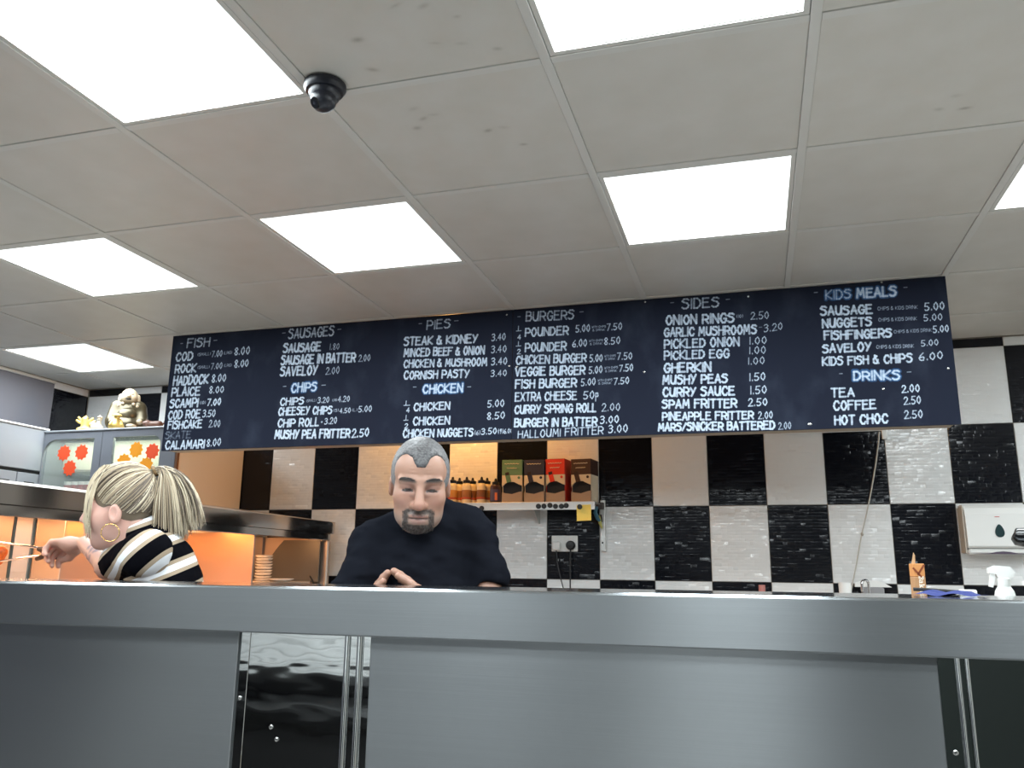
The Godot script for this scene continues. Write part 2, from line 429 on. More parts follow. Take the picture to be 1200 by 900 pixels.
# text, then where its baseline starts and ends in the photograph, letter height, stroke weight (share of height), strength, 1 for a blue surround
const MENU := [
	["FISH", 218, 407.5, 246, 405.3, 11, 0.13, 0.75, 0], ["-", 211, 404.5, 214, 404.3, 4, 0.2, 0.6, 0], ["-", 249.5, 401, 254.5, 400.5, 4, 0.2, 0.6, 0],
	["COD", 205, 423.5, 226, 421.8, 10.5, 0.15, 0.85, 0], ["(SMALL)", 231, 417.3, 247, 416, 3.6, 0.14, 0.5, 0], ["7.00", 247.5, 418.7, 260.5, 417.5, 8, 0.10, 0.7, 0], ["(LRG)", 261.5, 415.5, 272, 414.6, 3.6, 0.14, 0.5, 0], ["8.00", 273.5, 416.2, 293, 414.5, 9.5, 0.11, 0.8, 0],
	["ROCK", 204, 437.5, 230, 435.6, 10.5, 0.15, 0.85, 0], ["(SMALL)", 231, 432.5, 245.5, 431.5, 3.6, 0.14, 0.5, 0], ["7.00", 246.5, 433, 260.5, 432, 7.8, 0.10, 0.65, 0], ["(LRG)", 262, 430.2, 271.5, 429.6, 3.6, 0.14, 0.45, 0], ["8.00", 273.5, 431, 291.5, 429.4, 9.3, 0.11, 0.8, 0],
	["HADDOCK", 202, 452, 244, 449.3, 11.5, 0.15, 0.9, 0], ["8.00", 247, 448.3, 265, 447, 9.5, 0.11, 0.8, 0],
	["PLAICE", 200, 465, 234.5, 463, 11, 0.15, 0.9, 0], ["8.00", 244, 461.5, 262.5, 460.3, 8.5, 0.11, 0.8, 0],
	["SCAMPI", 198, 478.5, 232, 476.8, 10.5, 0.16, 0.95, 0], ["(10)", 233.5, 474.5, 241, 474, 4, 0.14, 0.6, 0], ["7.00", 242, 476, 259, 475, 8.6, 0.14, 0.9, 0],
	["COD ROE", 196, 492, 234.5, 490, 10.5, 0.15, 0.9, 0], ["3.50", 236.5, 489.5, 252.5, 488.6, 9, 0.11, 0.8, 0],
	["FISHCAKE", 195.5, 503.5, 236.5, 502, 10, 0.15, 0.95, 0], ["2.00", 244, 501.6, 258, 500.8, 8.8, 0.10, 0.65, 0],
	["SKATE", 192.5, 515.3, 223.5, 514, 9, 0.15, 0.28, 0],
	["CALAMARI", 192.5, 527.3, 239.5, 526, 10.3, 0.15, 0.95, 0], ["8.00", 241, 524.3, 259, 523, 9.2, 0.11, 0.8, 0],
	["SAUSAGES", 337, 396.5, 391.5, 393, 12, 0.12, 0.75, 0], ["-", 330, 392.5, 334.5, 392, 4, 0.2, 0.6, 0], ["-", 395, 388, 400, 387.4, 4, 0.2, 0.6, 0],
	["SAUSAGE", 331, 413.3, 376, 411, 11, 0.16, 0.95, 0], ["1.80", 385.5, 410, 398, 409, 8, 0.09, 0.6, 0],
	["SAUSAGE IN BATTER", 328.5, 427.5, 416.5, 424, 11.3, 0.15, 0.95, 0], ["2.00", 419.5, 424.2, 434, 423, 8.6, 0.10, 0.65, 0],
	["SAVELOY", 327.5, 441, 372, 438.8, 11.3, 0.15, 0.95, 0], ["2.00", 381, 439.2, 398, 438, 9, 0.09, 0.65, 0],
	["CHIPS", 340.5, 460.3, 371, 458.3, 11.3, 0.13, 0.95, 1], ["-", 331, 455.5, 335.5, 455.2, 4, 0.2, 0.7, 0], ["-", 376, 454, 382, 453.6, 4, 0.2, 0.7, 0],
	["CHIPS", 327.5, 475.8, 356, 474, 9, 0.16, 0.95, 0], ["(SMALL)", 358.5, 472, 370.5, 471, 3.2, 0.14, 0.5, 0], ["3.20", 371.5, 473, 386, 472, 7.3, 0.11, 0.8, 0], ["(LRG)", 389, 471, 395, 470.6, 3, 0.14, 0.5, 0], ["4.20", 395.5, 471.8, 410, 471, 7.3, 0.11, 0.8, 0],
	["CHEESEY CHIPS", 325.5, 487.3, 389, 485.5, 9.8, 0.15, 0.98, 0], ["(S)", 390, 483.5, 397, 483, 3.6, 0.14, 0.6, 0], ["4.50", 397.5, 485, 411, 484.3, 6.3, 0.12, 0.85, 0], ["(L)", 411.8, 483, 419, 482.6, 3.6, 0.14, 0.6, 0], ["5.00", 419.5, 483.8, 436, 482.8, 7.6, 0.11, 0.85, 0],
	["CHIP ROLL", 324.5, 501.4, 374, 499.6, 10, 0.15, 0.98, 0], ["+", 374.5, 497, 379, 496.8, 5, 0.14, 0.8, 0], ["3.20", 379.5, 498, 395, 497, 8, 0.11, 0.85, 0],
	["MUSHY PEA FRITTER", 321, 515, 410, 513.6, 10.6, 0.16, 1.0, 0], ["2.50", 411.5, 514, 433, 512, 10.5, 0.12, 0.95, 0],
	["PIES", 499, 386, 528, 383.8, 11.3, 0.12, 0.75, 0], ["-", 490, 381.3, 494.5, 381, 4, 0.2, 0.6, 0], ["-", 531.5, 378, 537.5, 377.5, 4, 0.2, 0.6, 0],
	["STEAK & KIDNEY", 472.5, 404.8, 560, 401.5, 10.5, 0.15, 0.95, 0], ["3.40", 575.5, 399.6, 593, 398.2, 9, 0.10, 0.75, 0],
	["MINCED BEEF & ONION", 472.5, 418, 568, 415, 10, 0.15, 0.9, 0], ["3.40", 575, 413.8, 594, 412.5, 8.8, 0.10, 0.75, 0],
	["CHICKEN & MUSHROOM", 472.5, 431, 571, 428.5, 9.6, 0.15, 0.9, 0], ["3.40", 575, 428.2, 594.8, 427, 8.8, 0.11, 0.8, 0],
	["CORNISH PASTY", 472.5, 444.8, 550, 442.5, 10, 0.15, 0.95, 0], ["3.40", 574.5, 442, 594.5, 440.8, 8, 0.11, 0.75, 0],
	["CHICKEN", 494.5, 461.6, 542.5, 459.8, 11, 0.14, 1.0, 1], ["-", 483.5, 456.2, 488, 456, 4, 0.2, 0.7, 0], ["-", 547, 456, 552, 455.8, 4, 0.2, 0.7, 0],
	["1", 473.5, 475.5, 477.5, 475.3, 5.5, 0.14, 0.9, 0], ["-", 471.8, 477.8, 481.5, 477.3, 3.4, 0.22, 0.9, 0], ["4", 475.5, 484.3, 480.5, 484, 6, 0.14, 0.9, 0], ["CHICKEN", 484, 482.2, 527.5, 480.4, 9.8, 0.15, 0.95, 0], ["5.00", 570.5, 478.3, 591.5, 477, 8.8, 0.11, 0.85, 0],
	["1", 473.5, 492.5, 477.5, 492.3, 5.5, 0.14, 0.9, 0], ["-", 471.8, 495.2, 478.8, 494.8, 3.4, 0.22, 0.9, 0], ["2", 473.5, 503, 478.5, 502.8, 6, 0.14, 0.9, 0], ["CHICKEN", 483, 499.3, 527.5, 497.8, 10, 0.15, 0.95, 0], ["8.50", 569.5, 493, 592.5, 490.8, 9, 0.11, 0.85, 0],
	["CHICKEN NUGGETS", 471.5, 513.6, 554.5, 512, 10, 0.15, 0.95, 0], ["(6)", 555.5, 511, 563, 510.5, 6, 0.12, 0.7, 0], ["3.50", 563.5, 510.5, 582.5, 509.3, 8, 0.12, 0.9, 0], ["(9)6.00", 583, 509.5, 601, 508.5, 6, 0.12, 0.8, 0],
	["BURGERS", 615.5, 376, 673, 373.2, 11.5, 0.12, 0.75, 0], ["-", 606, 373, 610, 372.8, 4, 0.2, 0.6, 0], ["-", 678.5, 367.4, 684, 367, 4, 0.2, 0.6, 0],
	["1", 605.5, 386.5, 609, 386.3, 5, 0.14, 0.85, 0], ["-", 603.8, 389.2, 611.5, 388.6, 3.4, 0.22, 0.85, 0], ["4", 606, 397, 611, 396.8, 6.2, 0.14, 0.85, 0], ["POUNDER", 614.5, 393.6, 666.5, 391.3, 10.5, 0.14, 0.9, 0], ["5.00", 674, 388.8, 692, 387.6, 9, 0.10, 0.8, 0], ["WITH CHIPS", 693, 384, 710, 383, 2.6, 0.13, 0.55, 0], ["& DRINK", 694, 387.6, 709, 386.8, 2.6, 0.13, 0.55, 0], ["7.50", 710.5, 386.7, 729.5, 385.3, 8.6, 0.10, 0.8, 0],
	["1", 605.5, 404, 609, 403.8, 5, 0.14, 0.85, 0], ["-", 603.8, 406.8, 611.5, 406.3, 3.4, 0.22, 0.85, 0], ["2", 605.5, 414, 610.5, 413.8, 6, 0.14, 0.85, 0], ["POUNDER", 614.5, 411.4, 664, 409.3, 10.5, 0.14, 0.9, 0], ["6.00", 670, 406, 688.5, 404.6, 9, 0.10, 0.8, 0], ["WITH CHIPS", 690, 400, 706.5, 399, 2.6, 0.13, 0.5, 0], ["& DRINK", 691, 403.6, 706, 402.8, 2.6, 0.13, 0.5, 0], ["8.50", 707, 403.2, 727.5, 401.8, 8.6, 0.10, 0.8, 0],
	["CHICKEN BURGER", 604, 425.7, 687.5, 422.8, 10.4, 0.14, 0.9, 0], ["5.00", 690.5, 423.2, 706.5, 422, 9, 0.10, 0.8, 0], ["WITH CHIPS", 708, 417.5, 721.5, 416.8, 2.5, 0.13, 0.45, 0], ["& DRINK", 709, 421, 721, 420.4, 2.5, 0.13, 0.45, 0], ["7.50", 722.5, 420.8, 741.5, 419.4, 8.6, 0.10, 0.8, 0],
	["VEGGIE BURGER", 603, 439.5, 686, 437, 10.6, 0.15, 0.95, 0], ["5.00", 689.5, 436.8, 706.5, 435.5, 9, 0.10, 0.8, 0], ["WITH CHIPS", 708, 431.3, 724, 430.3, 2.6, 0.13, 0.55, 0], ["& DRINK", 709, 434.9, 723, 434.2, 2.6, 0.13, 0.55, 0], ["7.50", 725, 434.3, 742.5, 433, 8.6, 0.11, 0.85, 0],
	["FISH BURGER", 603, 453.8, 676, 451.8, 10.6, 0.15, 0.95, 0], ["5.00", 680.5, 450.8, 698.5, 449.6, 8.8, 0.10, 0.8, 0], ["WITH CHIPS", 700, 445.6, 717.5, 444.8, 2.6, 0.13, 0.55, 0], ["& DRINK", 701, 449.2, 716.5, 448.6, 2.6, 0.13, 0.55, 0], ["7.50", 718.5, 449.3, 738, 448, 8.4, 0.11, 0.85, 0],
	["EXTRA CHEESE", 603, 468.3, 676, 466.6, 10.4, 0.14, 0.9, 0], ["50p", 683, 466.4, 703, 465, 10, 0.10, 0.8, 0],
	["CURRY SPRING ROLL", 602.5, 482.8, 699, 480.6, 10.4, 0.15, 0.95, 0], ["2.00", 704.5, 480.3, 727.5, 478.8, 9.6, 0.09, 0.75, 0],
	["BURGER IN BATTER", 602, 498.2, 700, 496.6, 10.2, 0.16, 1.0, 0], ["3.00", 702.5, 494.4, 726, 493, 9.2, 0.11, 0.95, 0],
	["HALLOUMI FRITTER", 606, 511.4, 707.5, 506.2, 9.4, 0.11, 0.85, 0], ["3.00", 712, 505.4, 736.5, 503.8, 9.6, 0.10, 0.9, 0],
	["SIDES", 798, 361.8, 843.5, 359, 12.3, 0.12, 0.75, 0], ["-", 785, 356.6, 790, 356.2, 4, 0.2, 0.5, 0], ["-", 850, 352.8, 855.5, 352.3, 4, 0.2, 0.6, 0],
	["ONION RINGS", 779.5, 380.2, 861, 376.8, 11.6, 0.15, 0.9, 0], ["(10)", 862.5, 372, 871, 371.5, 4, 0.14, 0.5, 0], ["2.50", 879, 374, 902, 372.2, 9.3, 0.09, 0.7, 0],
	["GARLIC MUSHROOMS", 777.5, 394, 887, 389.8, 11, 0.15, 0.85, 0], ["-", 889, 385, 893, 384.7, 4, 0.16, 0.5, 0], ["3.20", 894.5, 388.6, 918, 384.8, 9, 0.09, 0.7, 0],
	["PICKLED ONION", 777.5, 407.2, 867, 403.8, 10.8, 0.15, 0.85, 0], ["1.00", 877, 402.8, 899.5, 401.5, 9.4, 0.09, 0.75, 0],
	["PICKLED EGG", 777.5, 420.3, 855, 417.5, 10.6, 0.15, 0.85, 0], ["1.00", 876.8, 413.8, 898.5, 412.6, 9, 0.09, 0.75, 0],
	["GHERKIN", 777, 435.4, 834, 433.3, 11.4, 0.16, 0.95, 0], ["1.00", 875.5, 426, 897, 424.8, 9, 0.09, 0.75, 0],
	["MUSHY PEAS", 775.5, 448.9, 853, 446.7, 11, 0.16, 0.95, 0], ["1.50", 877, 445, 898, 443.3, 9.4, 0.11, 0.85, 0],
	["CURRY SAUCE", 776, 463, 861.5, 460.9, 11, 0.16, 0.98, 0], ["1.50", 878, 460.3, 899.5, 458.6, 10, 0.10, 0.85, 0],
	["SPAM FRITTER", 775, 476.6, 864, 475.3, 10.6, 0.16, 1.0, 0], ["2.50", 876, 474.3, 900, 473, 9.4, 0.11, 0.9, 0],
	["PINEAPPLE FRITTER", 775.5, 490.4, 883.5, 488.6, 9.8, 0.16, 1.0, 0], ["2.00", 888, 489, 906, 488, 9, 0.10, 0.85, 0],
	["MARS/SNICKER BATTERED", 770.5, 502.8, 908.5, 500.3, 9.8, 0.17, 1.0, 0], ["2.00", 911.5, 501.2, 927.5, 500.2, 8.8, 0.09, 0.7, 0],
	["KIDS", 966.5, 350.6, 998, 348.8, 11.5, 0.10, 0.7, 1], ["MEALS", 1003, 348.8, 1051, 346, 12, 0.15, 0.95, 1], ["-", 953.5, 344.6, 958.5, 344.2, 4, 0.2, 0.6, 0], ["-", 1058.5, 338.6, 1063.5, 338.2, 4, 0.2, 0.6, 0],
	["SAUSAGE", 960.5, 369, 1023, 366.2, 11, 0.16, 0.95, 0], ["CHIPS & KIDS DRINK", 1028, 363, 1075.5, 361, 4.2, 0.12, 0.5, 0], ["5.00", 1083, 363.3, 1108, 361.8, 10, 0.10, 0.85, 0],
	["NUGGETS", 963, 383.3, 1022, 380.6, 10.6, 0.16, 0.95, 0], ["CHIPS & KIDS DRINK", 1029, 376, 1074.5, 374.2, 4.2, 0.12, 0.5, 0], ["5.00", 1082, 375.5, 1105.5, 374, 8.2, 0.10, 0.8, 0],
	["FISHFINGERS", 965, 397, 1045.5, 393.8, 10.8, 0.16, 0.95, 0], ["CHIPS & KIDS DRINK", 1047, 389.6, 1092, 387.4, 4, 0.12, 0.5, 0], ["5.00", 1093, 389, 1112.5, 387.5, 8.8, 0.10, 0.9, 0],
	["SAVELOY", 963, 412.4, 1021.5, 409.8, 10.6, 0.16, 0.95, 0], ["CHIPS & KIDS DRINK", 1026.5, 407.4, 1071, 406, 4.2, 0.12, 0.55, 0], ["5.00", 1079, 404.6, 1100.5, 403, 7.6, 0.10, 0.8, 0],
	["KIDS FISH & CHIPS", 963, 427, 1069.5, 422.6, 10.6, 0.15, 0.95, 0], ["6.00", 1076, 421.6, 1106.5, 418.6, 9.8, 0.10, 0.85, 0],
	["DRINKS", 999, 444, 1055.5, 442.6, 11.6, 0.14, 0.95, 1], ["-", 983, 438.4, 987.5, 438.2, 4, 0.2, 0.7, 0], ["-", 1062, 436.4, 1068, 436.1, 4, 0.2, 0.7, 0],
	["TEA", 973, 463.6, 1002, 462.6, 11, 0.15, 0.95, 0], ["2.00", 1056, 458.2, 1078.5, 456.8, 9.4, 0.11, 0.95, 0],
	["COFFEE", 976, 478.8, 1027, 476.4, 11.2, 0.15, 0.95, 0], ["2.50", 1058.5, 472, 1080, 470.6, 9.8, 0.10, 0.85, 0],
	["HOT CHOC", 977, 495.6, 1041, 493.2, 11.6, 0.15, 0.95, 0], ["2.50", 1059, 488.3, 1082, 486.8, 10, 0.10, 0.8, 0],
]
const TW := 1600
const TH := 528

func stroke(px: PackedByteArray, a: Vector2, b: Vector2, r: float, col: Color, strength: float, grain: FastNoiseLite) -> void:
	var x0 := maxi(int(minf(a.x, b.x) - r - 1), 0); var x1 := mini(int(maxf(a.x, b.x) + r + 1), TW - 1)
	var y0 := maxi(int(minf(a.y, b.y) - r - 1), 0); var y1 := mini(int(maxf(a.y, b.y) + r + 1), TH - 1)
	var ab := b - a
	var L := maxf(ab.length_squared(), 1e-6)
	for y in range(y0, y1 + 1):
		for x in range(x0, x1 + 1):
			var p := Vector2(x, y)
			var q := clampf((p - a).dot(ab) / L, 0.0, 1.0)
			var d := p.distance_to(a + ab * q)
			var k := clampf(r - d + 0.7, 0.0, 1.0)
			if k <= 0.0:
				continue
			k *= strength * (0.86 + 0.22 * grain.get_noise_2d(x, y))
			var o := (y * TW + x) * 3
			px[o] = maxi(px[o], int(lerpf(px[o], col.r8, k)))
			px[o + 1] = maxi(px[o + 1], int(lerpf(px[o + 1], col.g8, k)))
			px[o + 2] = maxi(px[o + 2], int(lerpf(px[o + 2], col.b8, k)))

func glyph_lines(ch: String) -> Array:
	var out := []
	for line: String in GLYPHS[ch].split("|", false):
		var pts := []
		for q: String in line.split(" ", false):
			var yy := -3.0 if q[1] == "-" else float(q[1])
			pts.append(Vector2(float(q[0]) / 8.0, yy / 9.0))
		out.append(pts)
	return out

func menu_texture(x_lo: float, x_hi: float, y_lo: float, y_hi: float) -> ImageTexture:
	var ink := FastNoiseLite.new()
	ink.seed = 4; ink.frequency = 0.09
	var smear := FastNoiseLite.new()
	smear.seed = int(x_lo * 10) + 50; smear.frequency = 0.006
	var px := PackedByteArray()
	px.resize(TW * TH * 3)
	for y in TH:
		for x in TW:
			# wiped chalk left on the board
			var s := clampf(smear.get_noise_2d(x, y * 0.6) * 0.9 + 0.1 * ink.get_noise_2d(x * 0.3, y * 3.0), 0.0, 1.0)
			var o := (y * TW + x) * 3
			px[o] = 36 + int(s * 20); px[o + 1] = 40 + int(s * 22); px[o + 2] = 52 + int(s * 22)
	var scale := TW / (x_hi - x_lo)
	var jit := RandomNumberGenerator.new()
	jit.seed = 77
	for row: Array in MENU:
		var A := on_z(row[1], row[2], BOARD_Z); var B := on_z(row[3], row[4], BOARD_Z)
		if (A.x + B.x) * 0.5 < x_lo or (A.x + B.x) * 0.5 > x_hi:
			continue
		var top := on_z(row[1], row[2] - row[5], BOARD_Z)
		var cap := (top.y - A.y) * scale * 0.86
		var a := Vector2((A.x - x_lo) * scale, (y_hi - A.y) * scale)
		var b := Vector2((B.x - x_lo) * scale, (y_hi - B.y) * scale)
		var txt: String = row[0]
		var total := 0.0
		for ch in txt:
			total += NARROW.get(ch, 1.0)
		var dirv := (b - a)
		var adv := dirv.length() / total
		dirv = dirv.normalized()
		var r: float = cap * row[6] * 0.74
		for pass_ in ([0, 1] if row[8] == 1 else [1]):
			var pen := 0.0
			for ch in txt:
				var wide: float = NARROW.get(ch, 1.0)
				var ox := jit.randf_range(-0.02, 0.02); var oy := jit.randf_range(-0.03, 0.03) * cap; var hs := jit.randf_range(0.95, 1.05)
				for pts: Array in glyph_lines(ch):
					for i in pts.size() - 1:
						var q := []
						for p: Vector2 in [pts[i], pts[i + 1]]:
							var gx := (p.x * 0.72 + 0.13 + ox) * wide * adv
							if wide < 0.5: gx = (wide * 0.5) * adv + (p.x - 0.5) * 0.35 * adv
							q.append(a + dirv * (pen + gx + 0.05 * p.y * cap) + Vector2(0, -p.y * cap * hs + oy))
						if pass_ == 0:
							stroke(px, q[0], q[1], r + 4.5, Color8(62, 98, 140), 0.8, ink)
						else:
							stroke(px, q[0], q[1], r, Color8(206, 219, 229), row[7], ink)
				pen += wide * adv
	var im := Image.create_from_data(TW, TH, false, Image.FORMAT_RGB8, px)
	return ImageTexture.create_from_image(im)

# ------------------------------------------------------------------ scene
var cam: Camera3D
func _ready() -> void:
	rng.seed = 20
	cam = Camera3D.new()
	cam.name = "camera"
	cam.position = CAM
	cam.rotation = CAM_TURN
	cam.fov = rad_to_deg(2.0 * atan(450.0 / FOCAL))
	cam.near = 0.02
	add_child(cam)
	cam.current = true
	var e := Environment.new()
	e.background_mode = Environment.BG_COLOR
	e.background_color = Color(0.55, 0.60, 0.66)
	e.background_energy_multiplier = 0.5
	e.tonemap_mode = Environment.TONE_MAPPER_LINEAR
	e.tonemap_exposure = 0.80
	e.ambient_light_source = Environment.AMBIENT_SOURCE_BG
	e.sdfgi_enabled = true
	e.ssao_enabled = true
	e.ssil_enabled = true
	var we := WorldEnvironment.new()
	we.environment = e
	add_child(we)
	make_materials()
	build_ceiling()
	build_walls()
	build_front()
	build_counter()
	build_boards()
	build_range()
	build_cabinet()
	build_wall_things()
	build_counter_things()
	build_man()
	build_woman()
	print("built")

const PANEL_ENERGY := 2.15
const PANELS := [[-1, -1], [1, -1], [-1, 1], [1, 1], [-3, 1], [-5, 3], [3, 1], [5, 1], [5, 3], [-3, -1], [3, -1], [-3, -3], [-1, -3], [1, -3], [3, -3], [-3, -5], [-1, -5], [1, -5], [3, -5]]
const PANEL_LABELS := ["square ceiling light panel beside the dark dome security camera", "bright ceiling light panel level with the dome camera, across bare tiles", "ceiling light panel over the man in the black shirt", "ceiling light panel before the chalked sides list", "ceiling light panel before the chalked fish list, between board and hood", "ceiling light panel above the smiling seated figurine", "ceiling light panel cut by the picture edge beyond the drinks list", "ceiling light panel near the far wall, one tile past the drinks list", "ceiling light panel by the rear tiles and the far side wall"]

func build_ceiling() -> void:
	var root := struct("ceiling", mb().span(Vector3(LEFT_X - 0.1, CEIL + 0.04, WALL_Z - 0.1), Vector3(RIGHT_X + 0.1, CEIL + 0.14, FRONT_Z + 0.1)), M.slab, "suspended ceiling of square vinyl tiles in a thin grid", "ceiling")
	var taken := {}
	for p in PANELS:
		taken[Vector2i(p[0], p[1])] = true
	var whole := mb().box(Vector3.ZERO, Vector3(0.5752, 0.014, 0.5752), 0.001).mesh()
	var stained := {}
	stained[Vector2i(0, -1)] = stain_material([[0.72, 0.17], [0.62, 0.2], [0.76, 0.33], [0.66, 0.42], [0.56, 0.45], [0.45, 0.56], [0.85, 0.1], [0.48, 0.7], [0.30, 0.1], [0.33, 0.3], [0.62, 0.55], [0.4, 0.85]])
	stained[Vector2i(0, 0)] = stain_material([[0.62, 0.55], [0.70, 0.56], [0.42, 0.75], [0.36, 0.73], [0.30, 0.66], [0.75, 0.38], [0.35, 0.82]])
	stained[Vector2i(2, -1)] = stain_material([[0.6, 0.55], [0.7, 0.5], [0.2, 0.3]])
	stained[Vector2i(2, 0)] = stain_material([[0.55, 0.2], [0.66, 0.18], [0.6, 0.3]])
	for i in range(-6, 7):
		for j in range(-6, 5):
			if taken.has(Vector2i(i, j)):
				continue
			var x0 := maxf(i * 0.6, LEFT_X); var x1 := minf(i * 0.6 + 0.6, RIGHT_X)
			var z0 := maxf(-0.6 * (j + 1), WALL_Z); var z1 := minf(-0.6 * j, FRONT_Z)
			if x1 - x0 < 0.05 or z1 - z0 < 0.05:
				continue
			var mid := Vector3((x0 + x1) / 2, CEIL + 0.0095, (z0 + z1) / 2)
			var m: Mesh = whole
			if x1 - x0 < 0.59 or z1 - z0 < 0.59:
				m = mb().box(Vector3.ZERO, Vector3(x1 - x0 - 0.025, 0.014, z1 - z0 - 0.025), 0.001).mesh()
			var mm: Material = stained.get(Vector2i(i, j), M.ceiling)
			put(root, "ceiling_tile", m, mm, Transform3D(Basis.IDENTITY, mid))
	for i in range(-5, 7):
		if i * 0.6 > LEFT_X and i * 0.6 < RIGHT_X:
			put(root, "main_tee", mb().span(Vector3(i * 0.6 - 0.012, CEIL - 0.001, WALL_Z), Vector3(i * 0.6 + 0.012, CEIL + 0.01, FRONT_Z), 0.001), M.tee)
	for j in range(-5, 5):
		for i in range(-6, 7):
			var x0 := maxf(i * 0.6 + 0.0125, LEFT_X); var x1 := minf(i * 0.6 + 0.5875, RIGHT_X)
			if x1 - x0 > 0.02:
				put(root, "cross_tee", mb().span(Vector3(x0, CEIL - 0.0005, -0.6 * j - 0.012), Vector3(x1, CEIL + 0.01, -0.6 * j + 0.012), 0.001), M.tee)
	# lights
	var frame := mb()
	frame.ring(rounded(0.572, 0.572, 0.002, 1), rounded(0.546, 0.546, 0.002, 1), 0.014, Transform3D(Basis(Vector3.RIGHT, PI / 2), Vector3(0, 0.0, 0)))
	var fm := frame.mesh()
	var dm := mb().box(Vector3(0, 0.008, 0), Vector3(0.548, 0.006, 0.548)).mesh()
	for k in PANELS.size():
		var p: Array = PANELS[k]
		var at := Vector3(p[0] * 0.6 + 0.3, CEIL + 0.001, -0.6 * p[1] - 0.3)
		var lab: String = PANEL_LABELS[k] if k < PANEL_LABELS.size() else "square ceiling light panel over the customer side of the counter"
		var t := thing("ceiling_light", lab, "light", at, 0.0, "light panels in the ceiling")
		put(t, "frame", fm, M.tee)
		put(t, "diffuser", dm, M.diffuser)
		var l := AreaLight3D.new()
		l.name = "panel_light"
		l.area_size = Vector2(0.545, 0.545)
		l.light_energy = PANEL_ENERGY
		l.light_color = Color(0.945, 0.985, 1.0)
		l.area_range = 14.0
		l.area_attenuation = 2.0
		l.shadow_enabled = true
		l.rotation.x = -PI / 2
		l.position.y = 0.002
		t.add_child(l)
	# dome camera on the ceiling by the corner of a light
	var spot := on_y(381, 100, CEIL - 0.002)
	var c := thing("security_camera", "dark glossy dome security camera fixed to the ceiling", "camera", Vector3(spot.x, CEIL - 0.002, spot.z))
	put(c, "base", mb().lathe([Vector2(0.034, -0.022), Vector2(0.046, -0.02), Vector2(0.052, -0.01), Vector2(0.052, 0.0), Vector2(0, 0)], 32), M.navy_gloss)
	put(c, "collar", mb().lathe([Vector2(0.0, -0.05), Vector2(0.028, -0.048), Vector2(0.037, -0.034), Vector2(0.04, -0.02), Vector2(0.04, -0.016)], 32), M.navy_gloss)
	var b := Basis(Vector3.UP, 2.6) * Basis(Vector3.RIGHT, 0.9)
	var eye := put(c, "ball", mb().ball(Vector3(0.002, -0.044, 0.006), Vector3(0.032, 0.032, 0.032), 14, 24), M.navy_gloss)
	put(eye, "lens", mb().lathe([Vector2(0.0, 0.0), Vector2(0.013, 0.0), Vector2(0.015, 0.003), Vector2(0.015, 0.009)], 24, Transform3D(b, Vector3(0.002, -0.044, 0.006) + b * Vector3(0, -0.0315, 0))), M.black_gloss)

func stain_material(spots: Array) -> StandardMaterial3D:
	# fly marks and drips seen on single tiles
	var im := Image.create_empty(256, 256, false, Image.FORMAT_RGB8)
	var f := FastNoiseLite.new()
	f.seed = spots.size(); f.frequency = 0.012
	for y in 256:
		for x in 256:
			im.set_pixel(x, y, Color(0.98, 0.975, 0.965).lerp(Color.WHITE, f.get_noise_2d(x, y) + 0.5))
	var r := RandomNumberGenerator.new()
	r.seed = spots.size()
	for s: Array in spots:
		var w := r.randf_range(3.5, 6.5); var h := r.randf_range(2.0, 4.0); var k := r.randf_range(0.12, 0.4); var sl := r.randf_range(-0.4, 0.5)
		var cx: float = s[0] * 256; var cy: float = s[1] * 256
		for y in range(maxi(int(cy) - 10, 0), mini(int(cy) + 10, 256)):
			for x in range(maxi(int(cx) - 12, 0), mini(int(cx) + 12, 256)):
				var dx := (x - cx) / w; var dy := (y - cy - sl * (x - cx)) / h
				var q := exp(-(dx * dx + dy * dy)) * k
				im.set_pixel(x, y, im.get_pixel(x, y).lerp(Color(0.50, 0.47, 0.41), q))
	return mat(Color(0.80, 0.785, 0.755), 0.42, 0.0, {"albedo_texture": ImageTexture.create_from_image(im), "uv1_scale": Vector3(1.0 / 0.573, 1.0 / 0.573, 1), "uv1_offset": Vector3(0.5, 0.5, 0)})

